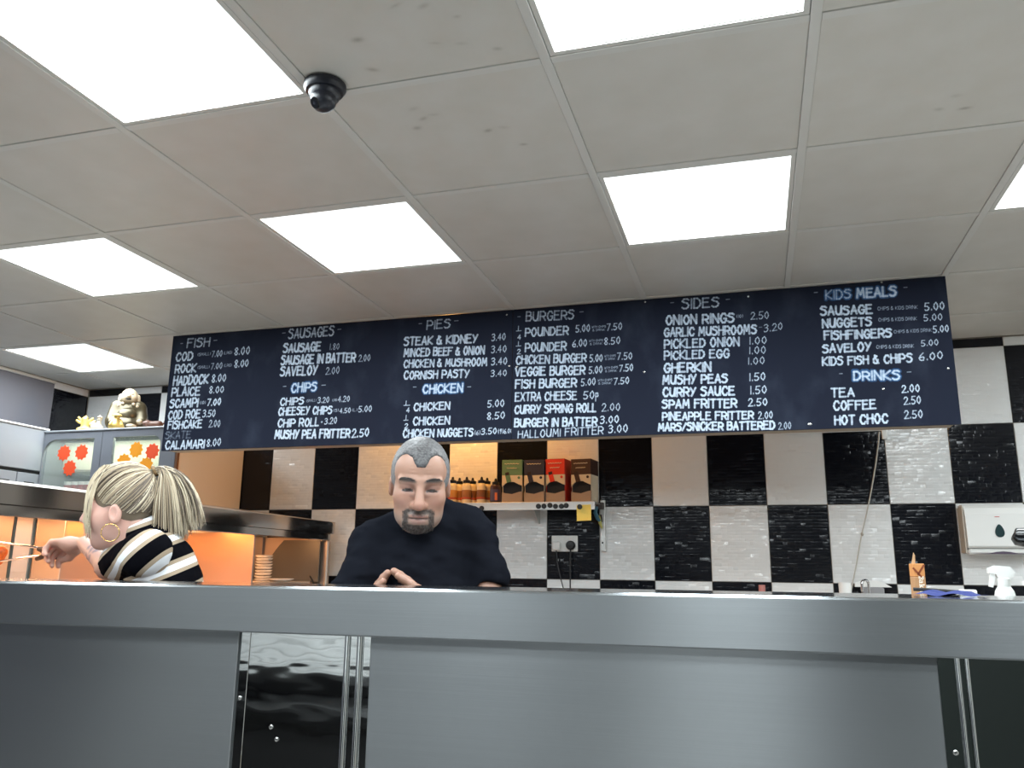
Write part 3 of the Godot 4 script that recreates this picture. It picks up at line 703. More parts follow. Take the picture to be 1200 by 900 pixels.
const TILE_W := 0.2942
const ROWS := [2.4, 2.353, 1.961, 1.571, 1.181, 0.791, 0.401, 0.011]
func tile_mesh(w: float, h: float, shift: Vector2) -> ArrayMesh:
	var b := mb().box(Vector3.ZERO, Vector3(w - 0.003, h - 0.003, 0.010), 0.0012)
	for i in b.t.size():
		b.t[i] = b.t[i] / Vector2(TILE_W, 0.39) + shift
	return b.mesh()
func build_walls() -> void:
	var back := struct("wall_back", mb().span(Vector3(LEFT_X - 0.12, 0, WALL_Z - 0.12), Vector3(RIGHT_X + 0.12, CEIL + 0.1, WALL_Z - 0.006)), M.grout, "rear wall of black and white relief tiles in a checkerboard", "wall")
	var shifts := [Vector2(0.5, 0.5), Vector2(0.13, 0.81), Vector2(0.77, 0.22), Vector2(0.31, 0.05)]
	var cache := {}
	for k in range(-5, 20):
		var x1 := minf(2.264 - TILE_W * k, RIGHT_X); var x0 := maxf(2.264 - TILE_W * (k + 1), LEFT_X)
		if x1 - x0 < 0.02:
			continue
		for r in ROWS.size() - 1:
			var y1: float = ROWS[r]; var y0: float = ROWS[r + 1]
			var s := rng.randi() % 4
			var key := "%.3f %.3f %d" % [x1 - x0, y1 - y0, s]
			if not cache.has(key):
				cache[key] = tile_mesh(x1 - x0, y1 - y0, shifts[s])
			put(back, "wall_tile", cache[key], M.tile_white if posmod(k + r, 2) == 1 else M.tile_black, Transform3D(Basis.IDENTITY, Vector3((x0 + x1) / 2, (y0 + y1) / 2, WALL_Z - 0.003)))
	var left := struct("wall_left", mb().span(Vector3(LEFT_X - 0.12, 0, WALL_Z - 0.12), Vector3(LEFT_X - 0.006, CEIL + 0.1, FRONT_Z + 0.12)), M.grout, "side wall beyond the frying range, tiled at its far end", "wall")
	for r in ROWS.size() - 1:
		var y1: float = ROWS[r]; var y0: float = ROWS[r + 1]
		put(left, "wall_tile", tile_mesh(TILE_W, y1 - y0, shifts[r % 4]), M.tile_white if r % 2 == 0 else M.tile_black, Transform3D(Basis(Vector3.UP, PI / 2), Vector3(LEFT_X - 0.003, (y0 + y1) / 2, WALL_Z + TILE_W / 2)))
	var z := WALL_Z + TILE_W + 0.002
	for w: float in [0.42, 1.2, 1.2, 1.2, 1.2, 0.7]:
		put(left, "wall_panel", mb().span(Vector3(LEFT_X - 0.006, 0, z), Vector3(LEFT_X + 0.006, CEIL, minf(z + w - 0.004, FRONT_Z)), 0.002), M.grey_panel)
		z += w
	put(left, "cornice", mb().span(Vector3(LEFT_X, CEIL - 0.02, WALL_Z + TILE_W), Vector3(LEFT_X + 0.016, CEIL, FRONT_Z), 0.003), M.tee)
	struct("wall_right", mb().span(Vector3(RIGHT_X, 0, WALL_Z - 0.12), Vector3(RIGHT_X + 0.12, CEIL + 0.1, FRONT_Z + 0.12)), M.plaster, "plain light wall on the far side of the shop", "wall")
	var fl := struct("floor", mb().span(Vector3(LEFT_X - 0.12, -0.1, WALL_Z - 0.12), Vector3(RIGHT_X + 0.12, -0.008, FRONT_Z + 0.12)), M.grout, "grey vinyl tile floor of the shop", "floor")
	var ft := mb().box(Vector3.ZERO, Vector3(0.597, 0.008, 0.597), 0.001).mesh()
	for i in range(-6, 7):
		for j in range(-5, 7):
			var p := Vector3(i * 0.6, -0.004, j * 0.6 - 0.1)
			if p.x > LEFT_X + 0.25 and p.x < RIGHT_X - 0.25 and p.z > WALL_Z + 0.2 and p.z < FRONT_Z - 0.25:
				put(fl, "floor_tile", ft, M.floor, Transform3D(Basis.IDENTITY, p))

func build_front() -> void:
	# the customer side behind the camera, seen only in the steel: dark wall over pale boarding, an added bench and a dark door
	var w := struct("wall_front", mb().span(Vector3(LEFT_X - 0.12, 0, FRONT_Z), Vector3(RIGHT_X + 0.12, CEIL + 0.1, FRONT_Z + 0.12)), mat(Color(0.30, 0.31, 0.33), 0.6), "dark wall of the customer side with pale boarding below", "wall")
	var plank := mb().box(Vector3.ZERO, Vector3(4.48, 0.042, 0.018), 0.006).mesh()
	for k in 24:
		put(w, "plank", plank, M.boarding, Transform3D(Basis.IDENTITY, Vector3(-1.07, 0.04 + k * 0.0455, FRONT_Z - 0.0095)))
	put(w, "rail", mb().span(Vector3(-3.31, 1.11, FRONT_Z - 0.05), Vector3(1.17, 1.14, FRONT_Z), 0.005), M.boarding)
	var d := struct("door_1", mb().span(Vector3(1.5, 0, FRONT_Z - 0.03), Vector3(2.45, 2.05, FRONT_Z - 0.001), 0.004), mat(Color(0.11, 0.14, 0.13), 0.4), "dark green door of the customer side", "door")
	put(d, "handle", mb().span(Vector3(1.58, 1.0, FRONT_Z - 0.07), Vector3(1.60, 1.2, FRONT_Z - 0.03), 0.004), M.chrome)
	# added bench, stands in for a dark shape mirrored in the steel
	var b := thing("added_bench", "added black bench standing in for a dark shape mirrored in the counter", "bench", Vector3(-0.95, 0, 2.95))
	put(b, "seat", mb().box(Vector3(0, 0.43, 0), Vector3(2.5, 0.11, 0.48), 0.03), M.bench_leather)
	put(b, "backrest", mb().box(Vector3(0, 0.53, 0.25), Vector3(2.5, 0.16, 0.10), 0.045), M.bench_leather)
	put(b, "base", mb().box(Vector3(0, 0.19, 0.02), Vector3(2.4, 0.38, 0.40), 0.01), M.black_soft)

# ------------------------------------------------------------------ counter
func build_counter() -> void:
	var t := thing("service_counter", "long stainless steel service counter with brushed and mirror-polished front panels", "counter", Vector3(0, 0, 0))
	var xl := LEFT_X + 0.03; var xr := 2.35
	put(t, "carcass", mb().span(Vector3(xl, 0, -0.17), Vector3(xr, TOP_Y - 0.02, 0.086), 0.002), M.range_steel)
	put(t, "worktop", mb().span(Vector3(xl, TOP_Y - 0.02, -0.20), Vector3(xr, TOP_Y, FACE_Z - 0.002), 0.004), M.top_steel)
	put(t, "fascia", mb().span(Vector3(xl, TOP_Y - 0.094, 0.088), Vector3(xr, TOP_Y - 0.002, FACE_Z), 0.003), M.steel)
	var pz := 0.098
	var yt := TOP_Y - 0.0945
	var X := func(u: float, v: float) -> float: return on_z(u, v, pz).x
	var a: float = X.call(280, 745); var a2: float = X.call(292, 745); var b: float = X.call(404, 745); var b2: float = X.call(425, 745); var c: float = X.call(434.5, 745)
	var d: float = X.call(1099, 777); var e: float = X.call(1120, 778); var e2: float = X.call(1136, 778)
	# mirror-polished sheets at the back, brushed panels laid over them
	for q: Array in [[a - 0.02, a2 - 0.0008, 0.0], [a2, b + 0.01, 0.0], [b2 - 0.01, c + 0.02, 0.001], [d - 0.02, e + 0.01, 0.001], [e2 - 0.01, e2 + 0.42, 0.0]]:
		put(t, "polished_panel", mb().span(Vector3(q[0], 0.12, 0.087), Vector3(q[1], yt, 0.0915 + q[2]), 0.001), M.polished)
	for q: Array in [[xl, a - 1.12], [a - 1.1, a], [c, d], [e2 + 0.4, xr]]:
		put(t, "brushed_panel", mb().span(Vector3(q[0], 0.12, 0.087), Vector3(q[1], yt, pz), 0.0015), M.steel)
	put(t, "polished_panel", mb().span(Vector3(a - 1.13, 0.12, 0.086), Vector3(a - 1.09, yt, 0.0915), 0.001), M.polished)
	# pairs of rounded cover strips over the joints
	for q: Array in [[b, b2], [e, e2]]:
		var w: float = (q[1] - q[0])
		put(t, "cover_strip", mb().tube([Vector3(q[0] + w * 0.16, 0.12, 0.095), Vector3(q[0] + w * 0.16, yt, 0.095)], w * 0.16, 10), M.polished)
		put(t, "cover_strip", mb().tube([Vector3(q[1] - w * 0.16, 0.12, 0.095), Vector3(q[1] - w * 0.16, yt, 0.095)], w * 0.16, 10), M.polished)
		put(t, "channel", mb().span(Vector3(q[0] + w * 0.3, 0.12, 0.088), Vector3(q[1] - w * 0.3, yt, 0.0945), 0.001), M.polished)
	var sc := mb().lathe([Vector2(0.0045, 0), Vector2(0.0042, 0.0014), Vector2(0.0026, 0.0022), Vector2(0.0022, 0.0012), Vector2(0, 0.0012)], 16, Transform3D(Basis(Vector3.RIGHT, PI / 2), Vector3.ZERO)).mesh()
	for p: Array in [[281, 818], [405, 828], [420, 829], [317.5, 852], [324, 866.5], [1120, 882]]:
		var at := on_z(p[0], p[1], 0.0925)
		put(t, "screw", sc, M.screw, Transform3D(Basis.IDENTITY, Vector3(at.x, at.y, 0.0923)))
	put(t, "kick_plate", mb().span(Vector3(xl, 0, 0.05), Vector3(xr, 0.12, 0.0865), 0.002), M.black_soft)

# ------------------------------------------------------------------ menu boards
func build_boards() -> void:
	var xs := [-1.848, -0.002, 1.805]
	var y0 := 1.795
	var labs := ["blackboard menu chalked with fish, sausages, chips, pies and chicken", "blackboard menu chalked with burgers, sides, kids meals and drinks"]
	var dot := mb().lathe([Vector2(0.005, 0), Vector2(0.0045, 0.002), Vector2(0, 0.003)], 10, Transform3D(Basis(Vector3.RIGHT, PI / 2), Vector3.ZERO)).mesh()
	var nails := [[[301, 383], [426, 370], [594, 369], [597, 429]], [[606, 430], [756, 354], [877, 347.5], [1033, 331], [1035, 456], [755, 436], [948, 497], [950, 497], [1111, 432]]]
	for k in 2:
		var x0: float = xs[k] + 0.001; var x1: float = xs[k + 1] - 0.001
		var t := thing("menu_board", labs[k], "menu board", Vector3((x0 + x1) / 2, y0, BOARD_Z))
		var m := mat(Color(0.94, 0.95, 0.98), 0.75, 0.0, {"metallic_specular": 0.15, "albedo_texture": menu_texture(x0, x1, y0, CEIL - 0.002)})
		var w := x1 - x0; var h := CEIL - 0.002 - y0
		var b := mb()
		b.tri(Vector3(-w / 2, 0, 0), Vector3(w / 2, 0, 0), Vector3(w / 2, h, 0), Vector3.BACK, Vector3.BACK, Vector3.BACK, Vector2(0, 1), Vector2(1, 1), Vector2(1, 0))
		b.tri(Vector3(-w / 2, 0, 0), Vector3(w / 2, h, 0), Vector3(-w / 2, h, 0), Vector3.BACK, Vector3.BACK, Vector3.BACK, Vector2(0, 1), Vector2(1, 0), Vector2(0, 0))
		put(t, "chalk_face", b, m)
		put(t, "panel", mb().span(Vector3(-w / 2, 0, -0.012), Vector3(w / 2, h, -0.0004), 0.001), M.black_soft)
		put(t, "batten", mb().span(Vector3(-w / 2 + (0.02 if k == 0 else 0.0), 0.003, -0.10), Vector3(w / 2 - (0.02 if k == 1 else 0.0), 0.035, -0.0125), 0.002), M.batten)
		put(t, "batten", mb().span(Vector3(-w / 2 + 0.02, h - 0.045, -0.05), Vector3(w / 2 - 0.02, h - 0.001, -0.0125), 0.002), M.batten)
		for n: Array in nails[k]:
			var p := on_z(n[0], n[1], BOARD_Z)
			put(t, "nail_head", dot, M.screw, Transform3D(Basis.IDENTITY, Vector3(p.x, p.y, BOARD_Z) - t.position))
	# a warm lamp on the ceiling behind the boards
	var t2 := thing("bulkhead_lamp", "round warm lamp on the ceiling behind the menu boards", "lamp", Vector3(-0.55, CEIL - 0.002, -2.42))
	put(t2, "base", mb().lathe([Vector2(0.11, -0.025), Vector2(0.115, 0.0), Vector2(0, 0)], 28), M.white_plastic)
	put(t2, "globe", mb().lathe([Vector2(0, -0.09), Vector2(0.05, -0.083), Vector2(0.085, -0.06), Vector2(0.1, -0.026)], 28), M.lamp_warm)
	var l := OmniLight3D.new()
	l.name = "warm_light"
	l.light_color = Color(1.0, 0.71, 0.37)
	l.light_energy = 0.95
	l.light_size = 0.04
	l.omni_range = 12.0
	l.omni_attenuation = 2.0
	l.shadow_enabled = true
	l.position = Vector3(0, -0.05, 0)
	t2.add_child(l)

# ------------------------------------------------------------------ frying range
const RX := -1.34          # its front
func build_range() -> void:
	var t := thing("frying_range", "stainless steel frying range with glowing heated compartments behind the counter", "range", Vector3(0, 0, 0))
	var z0 := -2.74; var z1 := -0.28; var deck := 1.118
	put(t, "base", mb().span(Vector3(-2.05, 0, z0), Vector3(RX - 0.02, 1.06, z1), 0.004), M.range_steel)
	put(t, "deck", mb().span(Vector3(-2.05, 1.06, z0), Vector3(RX, deck, z1), 0.006), M.range_steel)
	# back sheet of the compartments, in three lengths
	for q: Array in [[-1.945, -1.05], [-1.045, -0.29], [z0 + 0.05, -1.955]]:
		put(t, "back_sheet", mb().span(Vector3(-1.80, deck, q[0]), Vector3(-1.785, 1.47, q[1]), 0.001), M.range_steel)
	# canopy: an upper rail, a lower rail set back, and the sloped top
	put(t, "canopy_top", mb().extrude(PackedVector2Array([Vector2(RX - 0.004, 1.488), Vector2(RX - 0.004, 1.425), Vector2(-2.05, 1.475), Vector2(-2.05, 1.56), Vector2(-1.9, 1.56)]), z1 - z0, Transform3D(Basis.IDENTITY, Vector3(0, 0, z1))), M.range_steel)
	var prof := PackedVector2Array()
	for p: Vector2 in [Vector2(z0 + 0.02, 1.42), Vector2(z1, 1.42), Vector2(z1, 1.487)]:
		prof.append(p)
	for i in 6:
		var a := PI / 2 + PI / 2 * i / 5.0
		prof.append(Vector2(z0 + 0.06, 1.447) + Vector2(cos(a), sin(a)) * 0.04)
	put(t, "upper_rail", mb().extrude(prof, 0.025, Transform3D(Basis(Vector3.UP, -PI / 2).scaled(Vector3(1, 1, 1)), Vector3(RX - 0.025, 0, 0))), M.range_rail)
	put(t, "lower_rail", mb().span(Vector3(RX - 0.04, 1.382, z0 + 0.03), Vector3(RX - 0.012, 1.42, z1), 0.003), M.range_rail)
	put(t, "end_post", mb().span(Vector3(RX - 0.06, deck, z0 + 0.02), Vector3(RX - 0.012, 1.382, z0 + 0.055), 0.006), M.range_steel)
	# the divider that glows under the heat lamp
	var dz := -1.95
	var dp := rounded(0.42, 0.262, 0.022, 5, [false, true, false, false])
	put(t, "divider", mb().extrude(dp, 0.012, Transform3D(Basis.IDENTITY, Vector3(-1.571, 1.262, dz))), M.range_steel)
	put(t, "divider", mb().box(Vector3(-1.71, 1.27, -1.05), Vector3(0.14, 0.29, 0.010), 0.002), M.range_steel)
	# end sheet with a curved front edge, far compartment
	var ep := PackedVector2Array([Vector2(-1.385, deck + 0.03), Vector2(-1.385, 1.382), Vector2(-1.62, 1.382)])
	for i in range(1, 9):
		var f := i / 8.0
		ep.append(Vector2(lerpf(-1.62, -1.74, 1.0 - pow(1.0 - f, 2.0)), lerpf(1.382, deck + 0.03, f)))
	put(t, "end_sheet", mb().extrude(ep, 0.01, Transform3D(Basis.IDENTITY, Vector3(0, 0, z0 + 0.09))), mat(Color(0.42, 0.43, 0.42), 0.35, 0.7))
	put(t, "end_back", mb().span(Vector3(-1.80, deck, z0 + 0.02), Vector3(RX - 0.06, 1.40, z0 + 0.035), 0.001), M.range_steel)
	put(t, "tray_lip", mb().span(Vector3(-1.78, deck, dz + 0.01), Vector3(RX - 0.03, deck + 0.012, dz + 0.06), 0.003), M.range_steel)
	# sliding glass with dark edges
	for u: float in [14.0, 37.0]:
		var z := on_x(u, 640, RX - 0.045).z
		put(t, "glass_edge", mb().span(Vector3(RX - 0.05, deck, z - 0.003), Vector3(RX - 0.04, 1.39, z + 0.003), 0.0005), mat(Color(0.28, 0.30, 0.28), 0.2))
	put(t, "glass_pane", mb().span(Vector3(RX - 0.048, deck, on_x(37, 640, RX - 0.045).z), Vector3(RX - 0.043, 1.385, on_x(14, 640, RX - 0.045).z)), M.glass)
	# heat lamps under the canopy
	for q: Array in [[-0.70, 0.62, 1.0], [-1.55, 0.60, 0.75], [-2.25, 0.24, 0.34]]:
		var lamp := put(t, "heat_lamp", mb().box(Vector3(-1.58, 1.432, q[0]), Vector3(0.07, 0.014, q[1]), 0.003), M.lamp_warm)
		var l := AreaLight3D.new()
		l.name = "heat_light"
		l.area_size = Vector2(0.07, q[1])
		l.light_energy = q[2]
		l.light_color = Color(1.0, 0.57, 0.27) if q[0] < -1.0 and q[0] > -2.0 else Color(1.0, 0.72, 0.50)
		l.area_range = 8.0
		l.area_attenuation = 2.0
		l.shadow_enabled = true
		l.rotation.x = -PI / 2
		l.position = Vector3(-1.58, 1.423, q[0])
		t.add_child(l)
	# knobs and a short lead on the deck's edge
	for u: Array in [[344, 684.5], [388, 683.5]]:
		var kp := on_x(u[0], u[1], RX - 0.02)
		put(t, "knob", mb().lathe([Vector2(0, 0), Vector2(0.03, 0), Vector2(0.03, 0.012), Vector2(0.022, 0.02), Vector2(0, 0.021)], 20, Transform3D(Basis.IDENTITY, Vector3(RX - 0.04, deck + 0.0005, kp.z))), M.black_soft)
	put(t, "lamp_lead", mb().tube([on_x(363, 675, RX - 0.015), on_x(366, 680, RX - 0.012), on_x(368, 690, RX + 0.004)], 0.004, 6), M.black_soft)
	# trays and a plate in the far compartment
	var tw := on_z(309, 665, -2.35)
	var tray := mb().lathe([Vector2(0.0, 0.0), Vector2(0.035, 0.0), Vector2(0.046, 0.010), Vector2(0.048, 0.010), Vector2(0.036, -0.002), Vector2(0, -0.002)], 24)
	var tm := tray.mesh()
	var rise := 1.153
	put(t, "tray_shelf", mb().span(Vector3(-1.78, deck, z0 + 0.11), Vector3(-1.42, rise, -1.98), 0.003), M.range_steel)
	for k in 9:
		var o := single("small_dish", "pale dish in the stack inside the far range compartment", "dish", tm, M.ceramic, Transform3D(Basis(Vector3.UP, k * 0.7) * Basis(Vector3.RIGHT, 0.03 * sin(k * 2.0)), Vector3(tw.x + 0.003 * sin(k * 3.1), rise + 0.003 + k * 0.0155, -2.35)), "dishes stacked in the range")
		if k == 8:
			o.set_meta("label", "topmost pale dish of the stack inside the far range compartment")
	var pp := on_z(325, 675, -2.3)
	single("oval_plate", "flat white plate lying beside the dish stack in the range", "plate", mb().lathe([Vector2(0, 0), Vector2(0.04, 0), Vector2(0.066, 0.012), Vector2(0.067, 0.014), Vector2(0.04, 0.004), Vector2(0, 0.004)], 32), M.ceramic, Transform3D(Basis.IDENTITY, Vector3(tw.x + 0.125, rise + 0.001, -2.33)))

# ------------------------------------------------------------------ cabinet, hood and figurines
func star_poly(r: float) -> PackedVector2Array:
	var p := PackedVector2Array()
	for i in 20:
		var a := TAU * i / 20.0 + 0.1
		p.append(Vector2(cos(a), sin(a)) * (r if i % 2 == 0 else r * 0.78))
	return p
func build_cabinet() -> void:
	var zf := -2.2
	var x0 := -3.0; var x1 := -2.06; var y0 := 1.565; var y1 := 2.0
	var t := thing("display_cabinet", "grey display cabinet with rounded windows and star stickers, above the range", "cabinet", Vector3(0, 0, 0))
	put(t, "top", mb().span(Vector3(x0, y1 - 0.012, WALL_Z + 0.01), Vector3(x1, y1, zf + 0.006), 0.003), M.hood)
	put(t, "side", mb().span(Vector3(x1 - 0.012, y0, WALL_Z + 0.01), Vector3(x1, y1 - 0.0125, zf - 0.02), 0.002), M.beige)
	put(t, "side", mb().span(Vector3(x0, y0, WALL_Z + 0.01), Vector3(x0 + 0.012, y1 - 0.0125, zf - 0.02), 0.002), M.cab_grey)
	put(t, "bottom", mb().span(Vector3(x0, y0, WALL_Z + 0.01), Vector3(x1, y0 + 0.012, zf - 0.02), 0.002), M.cab_grey)
	put(t, "corner_post", mb().span(Vector3(x1 - 0.012, y0, zf - 0.019), Vector3(x1 + 0.004, y1 - 0.0125, zf), 0.002), M.wood)
	put(t, "back", mb().span(Vector3(x0 + 0.0125, y0 + 0.0125, WALL_Z + 0.012), Vector3(x1 - 0.0125, y1 - 0.0125, WALL_Z + 0.022)), M.cab_white)
	put(t, "shelf", mb().span(Vector3(x0 + 0.013, 1.775, WALL_Z + 0.03), Vector3(x1 - 0.013, 1.785, zf - 0.16), 0.001), M.cab_white)
	put(t, "added_backing", mb().span(Vector3(x0 + 0.013, 1.785, zf - 0.155), Vector3(x1 - 0.013, y1 - 0.05, zf - 0.15)), M.cab_white)  # white sheet added behind the panes so the windows look bright
	var tube := put(t, "added_tube", mb().tube([Vector3(x0 + 0.05, y1 - 0.035, zf - 0.05), Vector3(x1 - 0.05, y1 - 0.035, zf - 0.05)], 0.01, 10), M.diffuser)  # lamp added to brighten the windows, in place of a ceiling panel's reflection
	var l := AreaLight3D.new()
	l.name = "added_tube_light"
	l.area_size = Vector2(0.84, 0.02)
	l.light_energy = 0.22
	l.light_color = Color(0.96, 1.0, 0.88)
	l.area_range = 4.0
	l.area_attenuation = 2.0
	l.shadow_enabled = true
	l.position = Vector3((x0 + x1) / 2, y1 - 0.05, zf - 0.05)
	l.rotation.x = -PI / 2
	t.add_child(l)
	var seam := on_z(118, 530, zf).x
	var L0 := x0 + 0.001; var R1 := x1 - 0.0135
	var doors := [[L0, seam - 0.002, [false, false, true, false], 0.09], [seam + 0.002, R1, [false, true, false, false], 0.05]]
	var wins := [[on_z(48, 545, zf).x, on_z(107, 545, zf).x], [on_z(131, 530, zf).x, on_z(187, 530, zf).x]]
	var wy0 := 1.60; var wy1 := on_z(90, 514, zf).y
	for k in 2:
		var d0: float = doors[k][0]; var d1: float = doors[k][1]
		var outer := rounded(d1 - d0, y1 - 0.014 - y0, 0.001, 5)
		var inner := rounded(wins[k][1] - wins[k][0], wy1 - wy0, doors[k][3], 5, doors[k][2])
		for i in outer.size():
			outer[i] += Vector2((d0 + d1) / 2, (y0 + y1 - 0.014) / 2)
			inner[i] += Vector2((wins[k][0] + wins[k][1]) / 2, (wy0 + wy1) / 2)
		var door := put(t, "door", mb().ring(outer, inner, 0.02, Transform3D(Basis.IDENTITY, Vector3(0, 0, zf))), M.cab_grey)
		put(door, "pane", mb().extrude(inner, 0.004, Transform3D(Basis.IDENTITY, Vector3(0, 0, zf - 0.008))), M.glass)
		var stars := [[75, 531, 0], [95.5, 530, 0], [81.5, 548.5, 0]] if k == 0 else [[159.5, 527, 1], [178.5, 529, 0], [145, 541, 1], [171, 545, 1]]
		var sm := mb().extrude(star_poly(0.049), 0.001).mesh()
		for s: Array in stars:
			var p := on_z(s[0], s[1], zf - 0.007)
			put(door, "star_sticker", sm, M.star_red if s[2] == 0 else M.star_orange, Transform3D(Basis(Vector3.BACK, rng.randf() * 3.0), Vector3(p.x, p.y, zf - 0.0065)))
	# pots inside the cabinet
	var pot_y := 0.0
	for k in 4:
		var u := 79.0 + k * 8.0
		var p := on_z(u, 580, zf - 0.09)
		if k == 0:
			put(t, "ledge", mb().span(Vector3(x0 + 0.013, p.y - 0.012, zf - 0.14), Vector3(x1 - 0.013, p.y, zf - 0.05), 0.001), M.cab_white)
			pot_y = p.y
		var pot := thing("sauce_pot", "small red and white pot standing in the cabinet window", "pot", Vector3(p.x, pot_y + 0.0008, zf - 0.09), 0.0, "pots in the cabinet")
		put(pot, "cup", mb().lathe([Vector2(0, 0), Vector2(0.022, 0), Vector2(0.026, 0.075), Vector2(0.024, 0.075), Vector2(0, 0.07)], 16), M.white_plastic)
		put(pot, "band", mb().lathe([Vector2(0.0245, 0.015), Vector2(0.0265, 0.055), Vector2(0.0262, 0.055)], 16), mat(Color(0.62, 0.12, 0.10), 0.5))
	# extraction hood along the side wall
	var h := thing("extraction_hood", "white extraction hood along the side wall above the range", "hood", Vector3(0, 0, 0))
	put(h, "canopy", mb().span(Vector3(LEFT_X + 0.01, 1.76, zf - 0.03), Vector3(-3.0, 2.005, -0.2), 0.004), M.hood)
	put(h, "edge_strip", mb().span(Vector3(-3.03, 2.0055, zf - 0.03), Vector3(-2.994, 2.016, -0.2), 0.002), M.white_plastic)
	put(h, "seal", mb().span(Vector3(LEFT_X + 0.01, 1.745, zf - 0.02), Vector3(-3.006, 1.76, -0.2), 0.001), M.dark_gap)
	var zz := zf - 0.02
	for k in 5:
		var door := put(h, "flap_door", mb().span(Vector3(-3.03, 1.57, zz), Vector3(-3.004, 1.743, zz + 0.165), 0.003), M.hood)
		put(door, "handle", mb().span(Vector3(-3.004, 1.68, zz + 0.05), Vector3(-2.994, 1.692, zz + 0.12), 0.003), M.dark_gap)
		zz += 0.17
	put(h, "back_box", mb().span(Vector3(LEFT_X + 0.01, 1.57, zf - 0.03), Vector3(-3.031, 1.745, -0.2), 0.002), M.cab_grey)
	build_figurines(y1)

func build_figurines(y: float) -> void:
	var z := -2.32
	# laughing seated figure
	var p := on_z(146, 500, z)
	var b := thing("seated_figurine", "large bronze laughing seated figurine on top of the cabinet", "figurine", Vector3(p.x - 0.05, y + 0.017, z - 0.07), 0.62)
	var body := blob([[0, Vector3(0, 0.06, 0), Vector3(0, 0.11, -0.01), 0.075, 0.065], [0, Vector3(-0.07, 0.14, -0.01), Vector3(-0.085, 0.06, 0.03), 0.033, 0.03], [0, Vector3(0.07, 0.14, -0.01), Vector3(0.09, 0.06, 0.03), 0.033, 0.03], [0, Vector3(-0.08, 0.03, 0.03), Vector3(0.02, 0.025, 0.07), 0.03, 0.024], [0, Vector3(0.08, 0.03, 0.03), Vector3(-0.02, 0.025, 0.07), 0.03, 0.024], [0, Vector3(-0.05, 0.155, -0.01), Vector3(0.05, 0.155, -0.01), 0.035, 0.035]], 0.008, 0.03)
	put(b, "robe", body, M.bronze)
	put(b, "belly", mb().ball(Vector3(0, 0.085, 0.03), Vector3(0.06, 0.055, 0.05)), M.bronze)
	var head := blob([[0, Vector3(0, 0.215, 0), Vector3(0, 0.205, 0.01), 0.046, 0.044], [0, Vector3(-0.022, 0.197, 0.03), Vector3(0.022, 0.197, 0.03), 0.024, 0.024], [0, Vector3(0, 0.216, 0.05), Vector3(0, 0.206, 0.058), 0.006, 0.0095], [1, Vector3(0, 0.187, 0.058), Vector3(0.02, 0.005, 0.012), 0, 0], [0, Vector3(-0.05, 0.215, 0), Vector3(-0.052, 0.185, 0.005), 0.01, 0.012], [0, Vector3(0.05, 0.215, 0), Vector3(0.052, 0.185, 0.005), 0.01, 0.012]], 0.004, 0.012)
	var hd := put(b, "head", head, M.pale_bronze)
	put(hd, "mouth", mb().ball(Vector3(0, 0.188, 0.052), Vector3(0.018, 0.005, 0.008), 6, 10), M.black_soft)
	for s: float in [-1, 1]:
		put(hd, "eye", mb().ball(Vector3(s * 0.018, 0.219, 0.0475), Vector3(0.009, 0.0026, 0.006), 6, 8), M.dark_wood)
		put(b, "hand", mb().ball(Vector3(s * 0.075, 0.05, 0.06), Vector3(0.02, 0.018, 0.018), 8, 10), M.pale_bronze)
		put(b, "foot", mb().ball(Vector3(s * 0.035, 0.018, 0.095), Vector3(0.03, 0.014, 0.018), 8, 10), M.pale_bronze)
		for k in 3:
			put(b, "bead", mb().ball(Vector3(s * (0.03 + k * 0.02), 0.15 - k * 0.012 + 0.01, 0.036 - k * 0.008), Vector3(0.012, 0.012, 0.012), 6, 8), M.pale_bronze)
	# gold figure with raised arms
	p = on_z(99, 503, z)
	var g := thing("gold_figurine", "small gold figurine with fanned raised arms, on the cabinet end", "figurine", Vector3(p.x, y + 0.008, z), 0.62)
	put(g, "body", blob([[0, Vector3(0, 0.02, 0), Vector3(0, 0.055, 0), 0.026, 0.02], [0, Vector3(0, 0.055, 0), Vector3(-0.004, 0.075, 0.004), 0.017, 0.018], [0, Vector3(-0.03, 0.012, 0.01), Vector3(0.03, 0.012, 0.01), 0.014, 0.014]], 0.004, 0.012), M.gold)
	for q: Array in [[0.042, 0.088], [0.055, 0.072], [0.05, 0.055], [-0.042, 0.09], [-0.05, 0.07]]:
		put(g, "arm", mb().tube([Vector3(signf(q[0]) * 0.012, 0.05, 0), Vector3(q[0] * 0.7, q[1] * 0.85, 0.004), Vector3(q[0], q[1], 0.002)], [0.008, 0.009, 0.006], 8), M.gold)
	put(g, "crown", mb().lathe([Vector2(0.017, 0.083), Vector2(0.012, 0.092), Vector2(0.0, 0.102)], 12), M.gold)
	# small ivory figure
	p = on_z(113, 502.5, z + 0.06)
	var iv := thing("ivory_figurine", "small ivory figurine between the two gold ones, on the cabinet", "figurine", Vector3(p.x, y + 0.006, z + 0.06), 0.62)
	put(iv, "body", blob([[0, Vector3(-0.018, 0.012, 0), Vector3(0.02, 0.012, 0), 0.014, 0.016], [0, Vector3(0.005, 0.02, 0), Vector3(0.01, 0.045, 0), 0.018, 0.013], [0, Vector3(-0.018, 0.02, 0), Vector3(-0.02, 0.034, 0.004), 0.012, 0.012]], 0.004, 0.01), M.ivory)
	put(iv, "head", mb().ball(Vector3(0.012, 0.066, 0.004), Vector3(0.014, 0.016, 0.014), 8, 12), M.ivory)
	put(iv, "hat", mb().lathe([Vector2(0.018, 0.074), Vector2(0.012, 0.08), Vector2(0.0, 0.09)], 12, Transform3D(Basis.IDENTITY, Vector3(0.012, 0, 0.004))), M.pale_bronze)
	# gold kneeling figure in front of the large one
	p = on_z(136, 501.5, z + 0.085)
